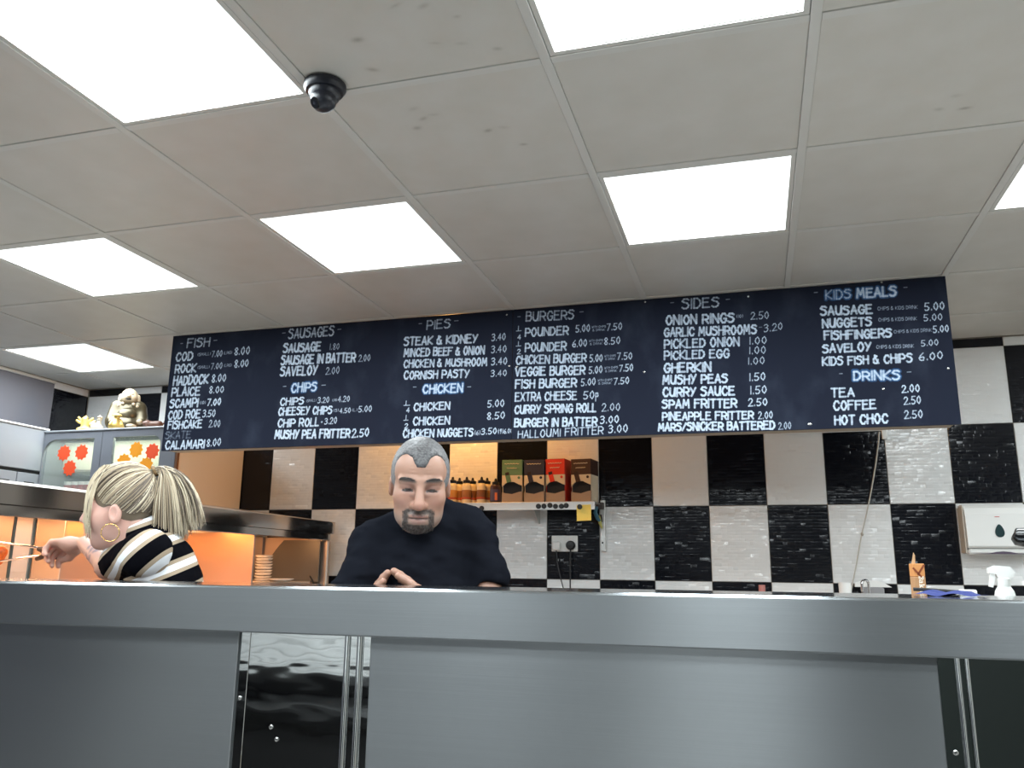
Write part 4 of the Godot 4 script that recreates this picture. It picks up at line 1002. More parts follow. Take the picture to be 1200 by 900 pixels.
	var kn := thing("kneeling_figurine", "gold kneeling figurine with round hat before the large one", "figurine", Vector3(p.x, y + 0.003, z + 0.085), 0.62)
	put(kn, "body", blob([[0, Vector3(-0.03, 0.012, 0), Vector3(0.03, 0.012, 0), 0.014, 0.014], [0, Vector3(0, 0.02, 0), Vector3(0, 0.05, -0.004), 0.026, 0.018], [0, Vector3(-0.02, 0.05, 0), Vector3(-0.032, 0.022, 0.014), 0.008, 0.008], [0, Vector3(0.02, 0.05, 0), Vector3(0.032, 0.022, 0.014), 0.008, 0.008]], 0.004, 0.01), M.gold)
	put(kn, "head", mb().ball(Vector3(0, 0.072, 0.002), Vector3(0.016, 0.018, 0.016), 8, 12), M.gold)
	put(kn, "hat", mb().lathe([Vector2(0.028, 0.078), Vector2(0.02, 0.086), Vector2(0.0, 0.092)], 14), M.gold)
	# brown animal figure
	p = on_z(180, 499.5, z)
	var an := thing("animal_figurine", "brown crouching animal figurine at the board end of the cabinet", "figurine", Vector3(p.x, y + 0.002, z), 0.3)
	put(an, "body", blob([[0, Vector3(-0.02, 0.03, 0), Vector3(0.03, 0.032, 0), 0.022, 0.024], [0, Vector3(-0.035, 0.04, 0.004), Vector3(-0.05, 0.038, 0.006), 0.018, 0.014], [0, Vector3(-0.03, 0.03, 0.012), Vector3(-0.036, 0.006, 0.016), 0.009, 0.007], [0, Vector3(-0.03, 0.03, -0.012), Vector3(-0.036, 0.006, -0.016), 0.009, 0.007], [0, Vector3(0.035, 0.03, 0.012), Vector3(0.036, 0.006, 0.016), 0.01, 0.007], [0, Vector3(0.035, 0.03, -0.012), Vector3(0.036, 0.006, -0.016), 0.01, 0.007]], 0.004, 0.008), M.brown_fig)
	for s: float in [-1, 1]:
		put(an, "ear", mb().ball(Vector3(-0.04, 0.056, s * 0.011), Vector3(0.005, 0.008, 0.004), 6, 8), M.brown_fig)
	put(an, "tail", mb().tube([Vector3(0.05, 0.036, 0), Vector3(0.064, 0.045, 0.004), Vector3(0.062, 0.056, 0.004)], [0.006, 0.005, 0.003], 6), M.brown_fig)

# ------------------------------------------------------------------ things on the tiled wall
func build_wall_things() -> void:
	# shelf
	var zs := WALL_Z + 0.2            # its front edge
	var xl := -0.84; var xr := on_z(697, 592, zs).x
	var yt := on_z(640, 588, zs).y; var yb := on_z(640, 597.5, zs).y
	var s := thing("wall_shelf", "narrow steel wall shelf holding cartons and sauce bottles", "shelf", Vector3(0, 0, 0))
	put(s, "board", mb().span(Vector3(xl, yt - 0.006, WALL_Z + 0.004), Vector3(xr, yt, zs), 0.001), M.shelf_steel)
	put(s, "lip", mb().span(Vector3(xl, yb, zs - 0.003), Vector3(xr, yt - 0.0005, zs + 0.002), 0.001), M.shelf_steel)
	for x: float in [-0.7, xr - 0.35]:
		put(s, "bracket", mb().extrude(PackedVector2Array([Vector2(0, 0), Vector2(0.17, 0), Vector2(0.17, -0.012), Vector2(0.02, -0.10), Vector2(0, -0.10)]), 0.004, Transform3D(Basis(Vector3.UP, -PI / 2), Vector3(x, yt - 0.007, WALL_Z + 0.004))), M.shelf_steel)
	var mg := mb().lathe([Vector2(0.0135, 0), Vector2(0.0135, 0.006), Vector2(0.011, 0.009), Vector2(0, 0.009)], 20, Transform3D(Basis(Vector3.RIGHT, PI / 2), Vector3.ZERO)).mesh()
	var spots := [[564.5, 595.7], [631, 593.3], [637.5, 593.2], [644.5, 592.2], [651, 593.4], [658, 593.3], [663.5, 592.4], [679.5, 594]]
	for k in spots.size():
		var p := on_z(spots[k][0], spots[k][1], zs + 0.003)
		var lab := "round black magnet in the row on the shelf lip under the cartons"
		if k == 0: lab = "lone round black magnet on the shelf lip below the sauce bottles"
		if k == 7: lab = "round black magnet pinning the yellow note to the shelf lip"
		single("magnet", lab, "magnet", mg, M.magnet, Transform3D(Basis.IDENTITY, Vector3(p.x, p.y, zs + 0.0025 + (0.002 if k == 7 else 0.0))), "magnets on the shelf lip")
	var n0 := on_z(684.5, 600, zs + 0.003)
	var note := mb()
	for i in 6:
		var a0 := -0.042 + i * 0.084 / 6; var a1 := a0 + 0.084 / 6
		var f0 := 0.004 + 0.010 * pow(i / 6.0, 2.0); var f1 := 0.004 + 0.010 * pow((i + 1) / 6.0, 2.0)
		note.quad(Vector3(-0.0385, -a0, f0 - 0.003), Vector3(0.0385, -a0, f0 - 0.003), Vector3(0.0375, -a1, f1 - 0.003), Vector3(-0.0395, -a1, f1 - 0.003), Vector3.BACK)
		note.quad(Vector3(-0.0385, -a0, f0 - 0.0035), Vector3(0.0385, -a0, f0 - 0.0035), Vector3(0.0375, -a1, f1 - 0.0035), Vector3(-0.0395, -a1, f1 - 0.0035), Vector3.FORWARD)
	single("sticky_note", "yellow paper note hanging from the shelf lip by a magnet", "note", note, M.note, Transform3D(Basis(Vector3.BACK, 0.04), Vector3(n0.x, n0.y - 0.004, zs + 0.002)))
	build_cartons(yt, zs)
	build_bottles(yt, zs)
	# utensils hanging at the end of the shelf, over a steel strip on the wall
	var e0 := on_z(706, 620, WALL_Z + 0.04)
	var strip := thing("steel_strip", "narrow steel strip with a screw on the wall beside the shelf", "strip", Vector3(e0.x, 0, WALL_Z))
	var sy0 := on_z(706, 646, WALL_Z + 0.03).y; var sy1 := on_z(706, 586, WALL_Z + 0.03).y
	put(strip, "plate", mb().span(Vector3(-0.013, sy0, 0.003), Vector3(0.013, sy1, 0.03), 0.002), M.shelf_steel)
	put(strip, "screw", mb().lathe([Vector2(0.005, 0), Vector2(0.004, 0.002), Vector2(0, 0.0025)], 12, Transform3D(Basis(Vector3.RIGHT, PI / 2), Vector3(-0.002, sy0 + 0.045, 0.03))), M.magnet)
	var clip := thing("peg_cluster", "teal and yellow pegs hanging at the end of the shelf", "pegs", Vector3(e0.x - 0.02, yt - 0.03, WALL_Z + 0.06))
	put(clip, "hook", mb().span(Vector3(-0.012, 0.0, -0.028), Vector3(0.03, 0.035, -0.004), 0.003), mat(Color(0.30, 0.27, 0.26), 0.5))
	put(clip, "teal_peg", mb().tube([Vector3(-0.008, 0.012, 0.0), Vector3(-0.014, -0.02, 0.006), Vector3(0.0, -0.055, 0.006), Vector3(0.012, -0.066, 0.003)], [0.010, 0.012, 0.010, 0.006], 8), mat(Color(0.22, 0.42, 0.50), 0.5))
	put(clip, "yellow_peg", mb().tube([Vector3(0.006, -0.035, -0.004), Vector3(0.010, -0.075, -0.002), Vector3(0.02, -0.105, -0.004)], [0.006, 0.009, 0.004], 8), mat(Color(0.70, 0.68, 0.36), 0.5))
	put(clip, "dark_peg", mb().tube([Vector3(0.014, -0.03, -0.006), Vector3(0.018, -0.07, -0.008)], [0.006, 0.005], 8), M.black_soft)
	# socket with two plugs
	var so := on_z(661.5, 637, WALL_Z + 0.012)
	var k2 := thing("double_socket", "white double wall socket with two plugs, on a black tile", "socket", Vector3(so.x, so.y, WALL_Z + 0.002))
	put(k2, "plate", mb().box(Vector3(0, 0, 0.006), Vector3(0.146, 0.086, 0.009), 0.003), M.white_plastic)
	for x: float in [-0.012, 0.012]:
		put(k2, "rocker", mb().box(Vector3(x, 0.026, 0.0115), Vector3(0.012, 0.018, 0.004), 0.001), M.white_plastic)
	for x: float in [-0.04, 0.04]:
		for q: Vector2 in [Vector2(0, 0.012), Vector2(-0.011, -0.010), Vector2(0.011, -0.010)]:
			put(k2, "pin_hole", mb().box(Vector3(x + q.x, q.y - 0.008, 0.0106), Vector3(0.005, 0.007, 0.0008)), M.magnet)
	var pw := thing("white_plug", "white plug and thin lead in the double socket", "plug", Vector3(so.x - 0.043, so.y - 0.012, WALL_Z + 0.013))
	put(pw, "body", mb().box(Vector3(0, 0, 0.013), Vector3(0.046, 0.05, 0.024), 0.007), M.white_plastic)
	put(pw, "lead", mb().tube([Vector3(0, -0.025, 0.012), Vector3(0.006, -0.09, 0.016), Vector3(0.022, -0.16, 0.02), Vector3(0.05, -0.25, 0.03)], 0.0032, 6), M.magnet)
	var pb := thing("black_plug", "round black plug and lead in the double socket", "plug", Vector3(so.x + 0.037, so.y - 0.010, WALL_Z + 0.013))
	put(pb, "body", mb().lathe([Vector2(0, 0), Vector2(0.025, 0), Vector2(0.025, 0.022), Vector2(0.02, 0.03), Vector2(0, 0.031)], 20, Transform3D(Basis(Vector3.RIGHT, PI / 2), Vector3.ZERO)), M.magnet)
	put(pb, "lead", mb().tube([Vector3(0, -0.022, 0.014), Vector3(-0.002, -0.08, 0.017), Vector3(-0.001, -0.25, 0.02)], 0.0042, 6), M.magnet)
	# towel dispenser
	build_dispenser()
	# hanging lead and the trunking it leaves
	var zc := WALL_Z + 0.05
	var lead := []
	for p: Array in [[1030.5, 506], [1029.5, 520], [1026, 546], [1021, 575], [1015.5, 603], [1010, 626], [1008.5, 634], [1004, 660], [998, 690], [995, 705]]:
		lead.append(on_z(p[0], p[1], zc))
	var cord := thing("hanging_cord", "thin white cord hanging down the wall from below the menu board", "cord", Vector3.ZERO)
	put(cord, "cord", mb().tube(lead, 0.0036, 7), mat(Color(0.72, 0.71, 0.68), 0.5))
	put(cord, "knot", mb().ball(on_z(1010.5, 626, zc), Vector3(0.008, 0.010, 0.008), 6, 8), mat(Color(0.66, 0.64, 0.60), 0.5))
	var ta := on_z(915, 507, WALL_Z + 0.02); var tb := on_z(1036, 503, WALL_Z + 0.02)
	var tr := thing("cable_trunking", "slim white cable trunking on the wall under the menu board", "trunking", Vector3.ZERO)
	put(tr, "run", mb().span(Vector3(ta.x, ta.y - 0.006, WALL_Z + 0.003), Vector3(tb.x, ta.y + 0.008, WALL_Z + 0.02), 0.002), M.white_plastic)
	put(tr, "drop", mb().span(Vector3(tb.x - 0.012, ta.y - 0.05, WALL_Z + 0.003), Vector3(tb.x + 0.012, ta.y + 0.009, WALL_Z + 0.022), 0.002), M.white_plastic)
	# sink run against the wall, mostly below the counter line
	var sk := thing("sink_unit", "steel sink unit against the tiled wall, mostly below the counter", "sink", Vector3(1.45, 0, WALL_Z + 0.3))
	put(sk, "cupboard", mb().box(Vector3(0, 0.44, 0), Vector3(1.5, 0.88, 0.56), 0.004), M.white_plastic)
	put(sk, "drainer", mb().box(Vector3(0, 0.895, 0), Vector3(1.54, 0.03, 0.59), 0.006), M.range_steel)
	var tap := on_z(1015, 690, WALL_Z + 0.16)
	var tp := thing("swan_neck_tap", "chrome swan-neck tap over the sink by the tiled wall", "tap", Vector3(tap.x, 0.91, WALL_Z + 0.16))
	var th := on_z(1015, 679, WALL_Z + 0.16).y - 0.91
	var arc := [Vector3(0.012, 0, 0), Vector3(0.012, th * 0.5, 0)]
	for i in 9:
		var a := PI * i / 8.0
		arc.append(Vector3(-0.006 + 0.018 * cos(a), th - 0.02 + 0.018 * sin(a), 0.03 * (1 - cos(a))))
	arc.append(Vector3(-0.024, th - 0.055, 0.06))
	put(tp, "spout", mb().tube(arc, 0.0065, 10), M.chrome)
	put(tp, "lever", mb().tube([Vector3(0.012, th * 0.6, 0), Vector3(0.03, th * 0.68, 0.01)], 0.005, 8), M.chrome)
	put(tp, "base", mb().lathe([Vector2(0.02, 0), Vector2(0.018, 0.03), Vector2(0.01, 0.05)], 16, Transform3D(Basis.IDENTITY, Vector3(0.012, 0, 0))), M.chrome)
	var cp := on_z(990.5, 690, WALL_Z + 0.2)
	single("white_beaker", "white plastic beaker standing beside the tap", "beaker", mb().lathe([Vector2(0, 0), Vector2(0.026, 0), Vector2(0.029, on_z(990, 682.5, WALL_Z + 0.2).y - 0.911), Vector2(0.027, on_z(990, 682.5, WALL_Z + 0.2).y - 0.911), Vector2(0.024, 0.01), Vector2(0, 0.01)], 20), M.white_plastic, Transform3D(Basis.IDENTITY, Vector3(cp.x, 0.911, WALL_Z + 0.2)))
	var sp := on_z(1022, 684, WALL_Z + 0.07)
	var bt := thing("washing_bottle", "white bottle lying behind the tap against the tiles", "bottle", Vector3(sp.x, 0.911, WALL_Z + 0.07))
	var bh := sp.y - 0.911
	put(bt, "stand", mb().box(Vector3(0, bh * 0.5 - 0.008, 0), Vector3(0.10, bh - 0.018, 0.05), 0.006), M.grey_plastic)
	put(bt, "flask", mb().extrude(PackedVector2Array([Vector2(-0.08, -0.016), Vector2(0.085, -0.016), Vector2(0.05, 0.006), Vector2(0.02, 0.014), Vector2(-0.045, 0.012), Vector2(-0.08, 0.002)]), 0.04, Transform3D(Basis.IDENTITY, Vector3(0, bh, 0.02))), M.white_plastic)
	# small pot on the sink run
	var q3 := on_z(893, 691, WALL_Z + 0.2)
	var jar := thing("spice_jar", "pink-lidded jar just showing over the counter edge", "jar", Vector3(q3.x, 0.911, WALL_Z + 0.2))
	var jh := on_z(893, 685.5, WALL_Z + 0.2).y - 0.911
	put(jar, "glass", mb().lathe([Vector2(0, 0), Vector2(0.02, 0), Vector2(0.022, jh * 0.8), Vector2(0.016, jh * 0.88), Vector2(0, jh * 0.88)], 16), mat(Color(0.72, 0.62, 0.58), 0.3))
	put(jar, "lid", mb().lathe([Vector2(0.016, jh * 0.88), Vector2(0.016, jh), Vector2(0, jh)], 16), mat(Color(0.70, 0.45, 0.42), 0.4))

func build_cartons(yt: float, zs: float) -> void:
	var z := zs - 0.035
	var cols := [Color(0.36, 0.50, 0.38), Color(0.15, 0.15, 0.24), Color(0.84, 0.20, 0.11), Color(0.24, 0.14, 0.10)]
	var whats := ["sage green", "navy blue", "bright red", "dark brown"]
	var us := [[588, 611.5], [614, 637.5], [639, 662], [669, 693]]
	for k in 4:
		var a := on_z(us[k][0], 588, z); var b := on_z(us[k][1], 588, z)
		var w := b.x - a.x
		var top := on_z((us[k][0] + us[k][1]) / 2, 539 if k < 2 else 538, z).y - yt
		var t := thing("drink_carton", "%s and cream carton with a torn-open dispensing slot" % whats[k], "carton", Vector3((a.x + b.x) / 2, yt, z), 0.0, "cartons on the wall shelf")
		t.rotation.y = [0.02, -0.03, -0.10, -0.14][k]
		var lowh := top * 0.20; var slot := top * 0.42; var mid := top * 0.64
		var dd := 0.125
		put(t, "body", mb().span(Vector3(-w / 2, 0, -dd), Vector3(w / 2, top, -0.012), 0.0015), M.card if k != 2 else mat(cols[k], 0.6))
		put(t, "upper_front", mb().span(Vector3(-w / 2, mid, -0.0118), Vector3(w / 2, top, 0.0), 0.0015), mat(cols[k], 0.6))
		var jag := PackedVector2Array([Vector2(-w / 2, mid - 0.0003), Vector2(-w / 2, slot - 0.01)])
		var n := 7
		for i in range(1, n):
			jag.append(Vector2(-w / 2 + w * i / n, slot + [0.0, 0.006, 0.016, 0.018, 0.016, 0.008, 0.0][i]))
		jag.append(Vector2(w / 2, slot - 0.006)); jag.append(Vector2(w / 2, mid - 0.0003))
		put(t, "cream_front", mb().extrude(jag, 0.0118), M.card)
		put(t, "front_tray", mb().extrude(PackedVector2Array([Vector2(-w / 2, 0), Vector2(w / 2, 0), Vector2(w / 2, slot * 0.62), Vector2(w * 0.36, lowh * 1.25), Vector2(0, lowh), Vector2(-w * 0.3, lowh * 1.1), Vector2(-w / 2, lowh * 1.2)]), 0.0118), mat(Color(0.62, 0.54, 0.47), 0.8))
		put(t, "slot", mb().span(Vector3(-w / 2 + 0.004, 0.01, -0.0119), Vector3(w / 2 - 0.004, slot + 0.015, -0.0105)), M.magnet)
		put(t, "side_band", mb().span(Vector3(w / 2, mid, -dd), Vector3(w / 2 + 0.0008, top, -0.001)), mat(cols[k], 0.6))
		put(t, "side_band", mb().span(Vector3(-w / 2 - 0.0008, mid, -dd), Vector3(-w / 2, top, -0.001)), mat(cols[k], 0.6))
		put(t, "lid", mb().span(Vector3(-w / 2, top, -dd), Vector3(w / 2, top + 0.001, 0.0)), mat(cols[k], 0.6))
		var ins := put(t, "picture", mb().box(Vector3(-w * 0.2, mid - 0.012, 0.0006), Vector3(0.026, 0.055, 0.001), 0.0, Basis(Vector3.BACK, 0.25)), mat(cols[k], 0.5))
		put(ins, "picture_top", mb().box(Vector3(-w * 0.2 - 0.005, mid + 0.008, 0.0013), Vector3(0.022, 0.016, 0.0006), 0.0, Basis(Vector3.BACK, 0.25)), M.dark_wood)
		put(t, "seal", mb().lathe([Vector2(0.0075, 0), Vector2(0.0075, 0.001), Vector2(0, 0.001)], 14, Transform3D(Basis(Vector3.RIGHT, PI / 2), Vector3(w * 0.34, mid - 0.014, 0.0))), mat(cols[k], 0.6))
		# the two short handwritten-looking lines of print
		var pale := mat(Color(0.85, 0.80, 0.70), 0.7)
		for ln in (1 if k == 1 else 2):
			var pts := []
			for i in 15:
				pts.append(Vector3(-w * 0.38 + (0.012 if ln == 1 else 0.0) + w * (0.72 if ln == 0 else 0.5) * i / 14.0, top - 0.022 - ln * 0.024 + 0.0022 * sin(i * 2.3 + k), 0.0008))
			put(t, "print_line", mb().tube(pts, 0.0016, 4), pale)

func build_bottles(yt: float, zs: float) -> void:
	var z := zs - 0.08
	var lab_cols := [Color(0.72, 0.50, 0.22), Color(0.55, 0.36, 0.17), Color(0.47, 0.29, 0.14)]
	var us := [[530, 0, 0], [538, 1, 0.05], [546.5, 1, 0], [553.5, 2, 0.045], [564, 2, 0], [570.5, 0, 0.05]]
	var names_ := ["cream sauce bottle with orange label and black nozzle, beside the man's head", "cream sauce bottle with amber label, pushed to the back of the shelf", "cream sauce bottle with brown label, in the front of the shelf row", "cream sauce bottle with amber label, pushed to the back of the shelf", "cream sauce bottle with brown label, in the front of the shelf row", "cream sauce bottle with amber label, pushed to the back of the shelf"]
	for k in us.size():
		var p := on_z(us[k][0], 587, z - us[k][2])
		var t := thing("sauce_bottle", names_[k], "bottle", Vector3(p.x, yt, z - us[k][2]), 0.0, "sauce bottles on the wall shelf")
		var H := on_z(us[k][0], 566, z).y - yt
		put(t, "bottle", mb().lathe([Vector2(0, 0), Vector2(0.024, 0), Vector2(0.026, 0.006), Vector2(0.026, H * 0.82), Vector2(0.022, H * 0.95), Vector2(0.012, H), Vector2(0, H)], 20), mat(Color(0.82, 0.76, 0.64), 0.35))
		put(t, "label", mb().lathe([Vector2(0.0264, H * 0.20), Vector2(0.0268, H * 0.21), Vector2(0.0268, H * 0.64), Vector2(0.0264, H * 0.65)], 20), mat(lab_cols[us[k][1]], 0.5))
		put(t, "label_band", mb().lathe([Vector2(0.0269, H * 0.22), Vector2(0.0271, H * 0.23), Vector2(0.0271, H * 0.30), Vector2(0.0269, H * 0.31)], 20), mat(Color(0.66, 0.26, 0.12), 0.5))
		put(t, "nozzle", mb().lathe([Vector2(0.02, H), Vector2(0.02, H + 0.014), Vector2(0.009, H + 0.018), Vector2(0.005, H + 0.034), Vector2(0, H + 0.035)], 14), M.magnet)
	# a dark packet and two more nozzled bottles behind it, next to the cartons
	var pk := on_z(580.5, 588, z + 0.01)
	var t2 := thing("dark_bottle", "dark purple bottle with picture label beside the green carton", "bottle", Vector3(pk.x, yt, z + 0.01))
	var H2 := on_z(580, 568, z + 0.01).y - yt
	put(t2, "bottle", mb().lathe([Vector2(0, 0), Vector2(0.028, 0), Vector2(0.030, 0.006), Vector2(0.030, H2 * 0.86), Vector2(0.024, H2 * 0.97), Vector2(0.012, H2), Vector2(0, H2)], 20), mat(Color(0.20, 0.12, 0.15), 0.3))
	put(t2, "label", mb().lathe([Vector2(0.0304, H2 * 0.12), Vector2(0.0306, H2 * 0.13), Vector2(0.0306, H2 * 0.72), Vector2(0.0304, H2 * 0.73)], 20), mat(Color(0.26, 0.24, 0.36), 0.5))
	put(t2, "label_patch", mb().box(Vector3(0.012, H2 * 0.35, 0.0285), Vector3(0.014, H2 * 0.4, 0.002), 0.0, Basis(Vector3.UP, 0.4)), mat(Color(0.86, 0.45, 0.25), 0.5))
	put(t2, "nozzle", mb().lathe([Vector2(0.02, H2), Vector2(0.02, H2 + 0.014), Vector2(0.009, H2 + 0.018), Vector2(0.005, H2 + 0.034), Vector2(0, H2 + 0.035)], 14), M.magnet)

func build_dispenser() -> void:
	var z1 := WALL_Z + 0.125
	var a := on_z(1134, 620, z1); var y1 := on_z(1165, 591, WALL_Z + 0.06).y; var y0 := on_z(1165, 651, z1).y
	var w := 0.30; var h := y1 - y0
	var x0 := a.x - 0.004
	var t := thing("towel_dispenser", "white wall paper-towel dispenser with a teardrop window", "dispenser", Vector3(x0 + w / 2, y0, WALL_Z + 0.003))
	var lower := 0.034
	# cover: a side profile pushed across the width, its corners rounded
	var prof := PackedVector2Array([Vector2(0, lower), Vector2(0.112, lower), Vector2(0.122, lower + 0.01), Vector2(0.115, h - 0.05), Vector2(0.10, h - 0.02), Vector2(0.075, h - 0.004), Vector2(0.05, h), Vector2(0, h)])
	put(t, "cover", mb().extrude(prof, w, Transform3D(Basis(Vector3.UP, -PI / 2), Vector3(-w / 2, 0, 0))), M.white_plastic)
	put(t, "shaded_cheek", mb().span(Vector3(-w / 2 - 0.008, 0.01, 0), Vector3(-w / 2 - 0.0005, h - 0.01, 0.10), 0.004), mat(Color(0.80, 0.78, 0.74), 0.35))  # the left side's beige shading is put into this plate's colour
	put(t, "tray", mb().span(Vector3(-w / 2, 0.006, 0), Vector3(w / 2, lower - 0.002, 0.110), 0.008), M.white_plastic)
	put(t, "paper_slot", mb().extrude(PackedVector2Array([Vector2(-w * 0.42, 0.0055), Vector2(w * 0.42, 0.0055), Vector2(w * 0.2, 0.009), Vector2(0.03, 0.016), Vector2(0.0, 0.0185), Vector2(-0.03, 0.016), Vector2(-w * 0.2, 0.009)]), 0.004, Transform3D(Basis.IDENTITY, Vector3(-0.003, 0.001, 0.1105))), mat(Color(0.30, 0.25, 0.32), 0.6))
	var drop := PackedVector2Array()
	for i in 24:
		var q := TAU * i / 24.0
		drop.append(Vector2(sin(q) * 0.019 * (1.0 - 0.32 * cos(q)), cos(q) * 0.030))
	var wx := on_z(1171.5, 622, z1 - 0.003)
	put(t, "level_window", mb().extrude(drop, 0.006, Transform3D(Basis(Vector3.RIGHT, -0.04), Vector3(wx.x - t.position.x, wx.y - y0, 0.1212))), M.teal_window)
	put(t, "emblem", mb().box(Vector3(wx.x - t.position.x - 0.004, wx.y - y0 + 0.065, 0.117), Vector3(0.02, 0.003, 0.003)), mat(Color(0.75, 0.25, 0.22), 0.5))

# ------------------------------------------------------------------ things at the counter's right end
func build_counter_things() -> void:
	# a bench behind the counter that these stand on
	var bench := thing("back_bench", "low steel bench behind the counter, carrying bottles and boxes", "bench", Vector3(1.62, 0, -0.42))
	put(bench, "top", mb().box(Vector3(0, 1.10, 0), Vector3(1.3, 0.03, 0.38), 0.004), M.range_steel)
	put(bench, "cupboard", mb().box(Vector3(0, 0.54, 0), Vector3(1.26, 1.084, 0.34), 0.004), M.range_steel)
	var by := 1.1155
	# torn snack carton
	var z := -0.36
	var a := on_z(1073.5, 700, z); var b := on_z(1087, 700, z); var top := on_z(1082, 660.5, z).y
	var h := top - by; var w := b.x - a.x
	var t := thing("snack_carton", "tall torn-open orange-brown snack carton behind the counter", "carton", Vector3((a.x + b.x) / 2, by, z))
	t.rotation.y = 0.15
	var brown := mat(Color(0.66, 0.50, 0.35), 0.65)
	var split := on_z(1081, 676, z).y - by
	put(t, "box", mb().span(Vector3(-w / 2, 0, -0.03), Vector3(w / 2, split, 0), 0.001), brown)
	put(t, "picture_panel", mb().span(Vector3(-w / 2, split + 0.0003, -0.03), Vector3(w / 2, h, 0), 0.001), mat(Color(0.76, 0.52, 0.30), 0.6))
	put(t, "torn_flap", mb().extrude(PackedVector2Array([Vector2(-w / 2, 0), Vector2(-w * 0.15, 0), Vector2(-w * 0.08, 0.02), Vector2(-w * 0.2, 0.026), Vector2(-w * 0.42, 0.006)]), 0.002, Transform3D(Basis.IDENTITY, Vector3(0, h - 0.002, -0.012))), mat(Color(0.72, 0.58, 0.44), 0.8))
	for q: Array in [[-0.2, 0.86, 0.7], [0.15, 0.9, -0.6]]:
		put(t, "printed_stick", mb().box(Vector3(w * q[0], h * q[1], 0.0006), Vector3(0.004, 0.026, 0.001), 0.0, Basis(Vector3.BACK, q[2])), mat(Color(0.48, 0.22, 0.08), 0.6))
	var tx := TextMesh.new()
	var f := SystemFont.new()
	f.font_names = PackedStringArray(["Droid Serif"])
	f.font_weight = 700
	tx.font = f
	tx.text = "Baking!"
	tx.font_size = 32
	tx.pixel_size = 0.00042
	tx.depth = 0.0006
	put(t, "lettering", tx, mat(Color(0.93, 0.90, 0.84), 0.6), Transform3D(Basis(Vector3.BACK, -PI / 2), Vector3(0.002, on_z(1081, 689, z).y - by, 0.0006)))
	# spray bottle
	z = -0.36
	var c := on_z(1177, 690, z)
	var sy := on_z(1177, 703, z).y
	var s := thing("spray_bottle", "white trigger spray bottle behind the counter, below the dispenser", "spray bottle", Vector3(c.x, by, z))
	var H := on_z(1177, 683, z).y - by
	var unit := 0.0021
	put(s, "bottle", mb().lathe([Vector2(0, 0), Vector2(0.034, 0), Vector2(0.035, 0.004), Vector2(0.030, maxf(H - 20 * unit * 1.9, 0.02)), Vector2(0.018, H - 8 * unit), Vector2(0.013, H - 4 * unit)], 20), M.white_plastic)
	put(s, "collar", mb().lathe([Vector2(0.013, H - 4 * unit), Vector2(0.0135, H + 0.008), Vector2(0.011, H + 0.010), Vector2(0, H + 0.010)], 16), M.white_plastic)
	put(s, "head", mb().extrude(PackedVector2Array([Vector2(-0.028, 0.012), Vector2(-0.028, 0.022), Vector2(-0.014, 0.028), Vector2(0.014, 0.026), Vector2(0.022, 0.014), Vector2(0.018, 0.004), Vector2(0.010, 0.0), Vector2(-0.010, 0.0), Vector2(-0.014, 0.010)]), 0.016, Transform3D(Basis.IDENTITY, Vector3(0, H + 0.008, 0.008))), M.white_plastic)
	put(s, "trigger", mb().extrude(PackedVector2Array([Vector2(-0.026, 0.012), Vector2(-0.016, 0.010), Vector2(-0.018, -0.004), Vector2(-0.022, -0.018), Vector2(-0.029, -0.016), Vector2(-0.026, 0.0)]), 0.010, Transform3D(Basis.IDENTITY, Vector3(0, H + 0.008, 0.005))), M.white_plastic)
	# blue cloth and dark-handled brush lying on the counter
	var cl := mb()
	var c0 := on_y(1120, 699.5, TOP_Y)
	var nx := 16; var nz := 8
	var hf := func(x: float, zz: float) -> Vector3:
		return Vector3(x, 0.0015 + 0.0065 * (0.55 + 0.45 * sin(x * 95.0 + zz * 60.0)) * clampf((0.062 - absf(x)) * 60.0, 0.0, 1.0) + 0.003 * sin(zz * 140.0 + 1.0) * clampf((0.05 - absf(x)) * 40.0, 0.0, 1.0), zz)
	for i in nx:
		for j in nz:
			var q := []
			for o: Vector2 in [Vector2(0, 0), Vector2(1, 0), Vector2(1, 1), Vector2(0, 1)]:
				q.append(hf.call(-0.058 + 0.116 * (i + o.x) / nx, -0.045 + 0.07 * (j + o.y) / nz))
			cl.quad(q[0], q[1], q[2], q[3], Vector3.UP)
	single("blue_cloth", "crumpled blue cloth lying on the counter top", "cloth", cl, M.blue, Transform3D(Basis.IDENTITY, Vector3(c0.x, TOP_Y + 0.0005, -0.06)))
	var hd := thing("black_handle_brush", "thin black-handled brush resting behind the blue cloth", "brush", Vector3(c0.x, TOP_Y, -0.135))
	put(hd, "handle", mb().tube([Vector3(-0.05, 0.0105, 0), Vector3(-0.02, 0.010, 0.001), Vector3(0.035, 0.006, 0.002)], [0.0035, 0.003, 0.004], 8), M.magnet)
	put(hd, "bristles", mb().box(Vector3(0.045, 0.006, 0.002), Vector3(0.03, 0.011, 0.016), 0.002), M.white_plastic)
	# pump dispenser at the picture's edge
	var pz := -0.3
	var p0 := on_z(1197, 690, pz)
	var d := thing("pump_flask", "grey flask with a black rounded spout, beside the spray bottle", "flask", Vector3(p0.x + 0.052, by, pz))
	var yb := on_z(1197, 671, pz).y - by; var yc := on_z(1197, 643, pz).y - by
	put(d, "jar", mb().lathe([Vector2(0, 0), Vector2(0.04, 0), Vector2(0.042, 0.006), Vector2(0.042, yb - 0.034), Vector2(0.034, yb - 0.028), Vector2(0, yb - 0.028)], 24), mat(Color(0.62, 0.76, 0.74), 0.15))
	put(d, "white_rim", mb().lathe([Vector2(0.034, yb - 0.0275), Vector2(0.048, yb - 0.026), Vector2(0.049, yb - 0.018), Vector2(0.03, yb - 0.014), Vector2(0, yb - 0.014)], 24), M.white_plastic)
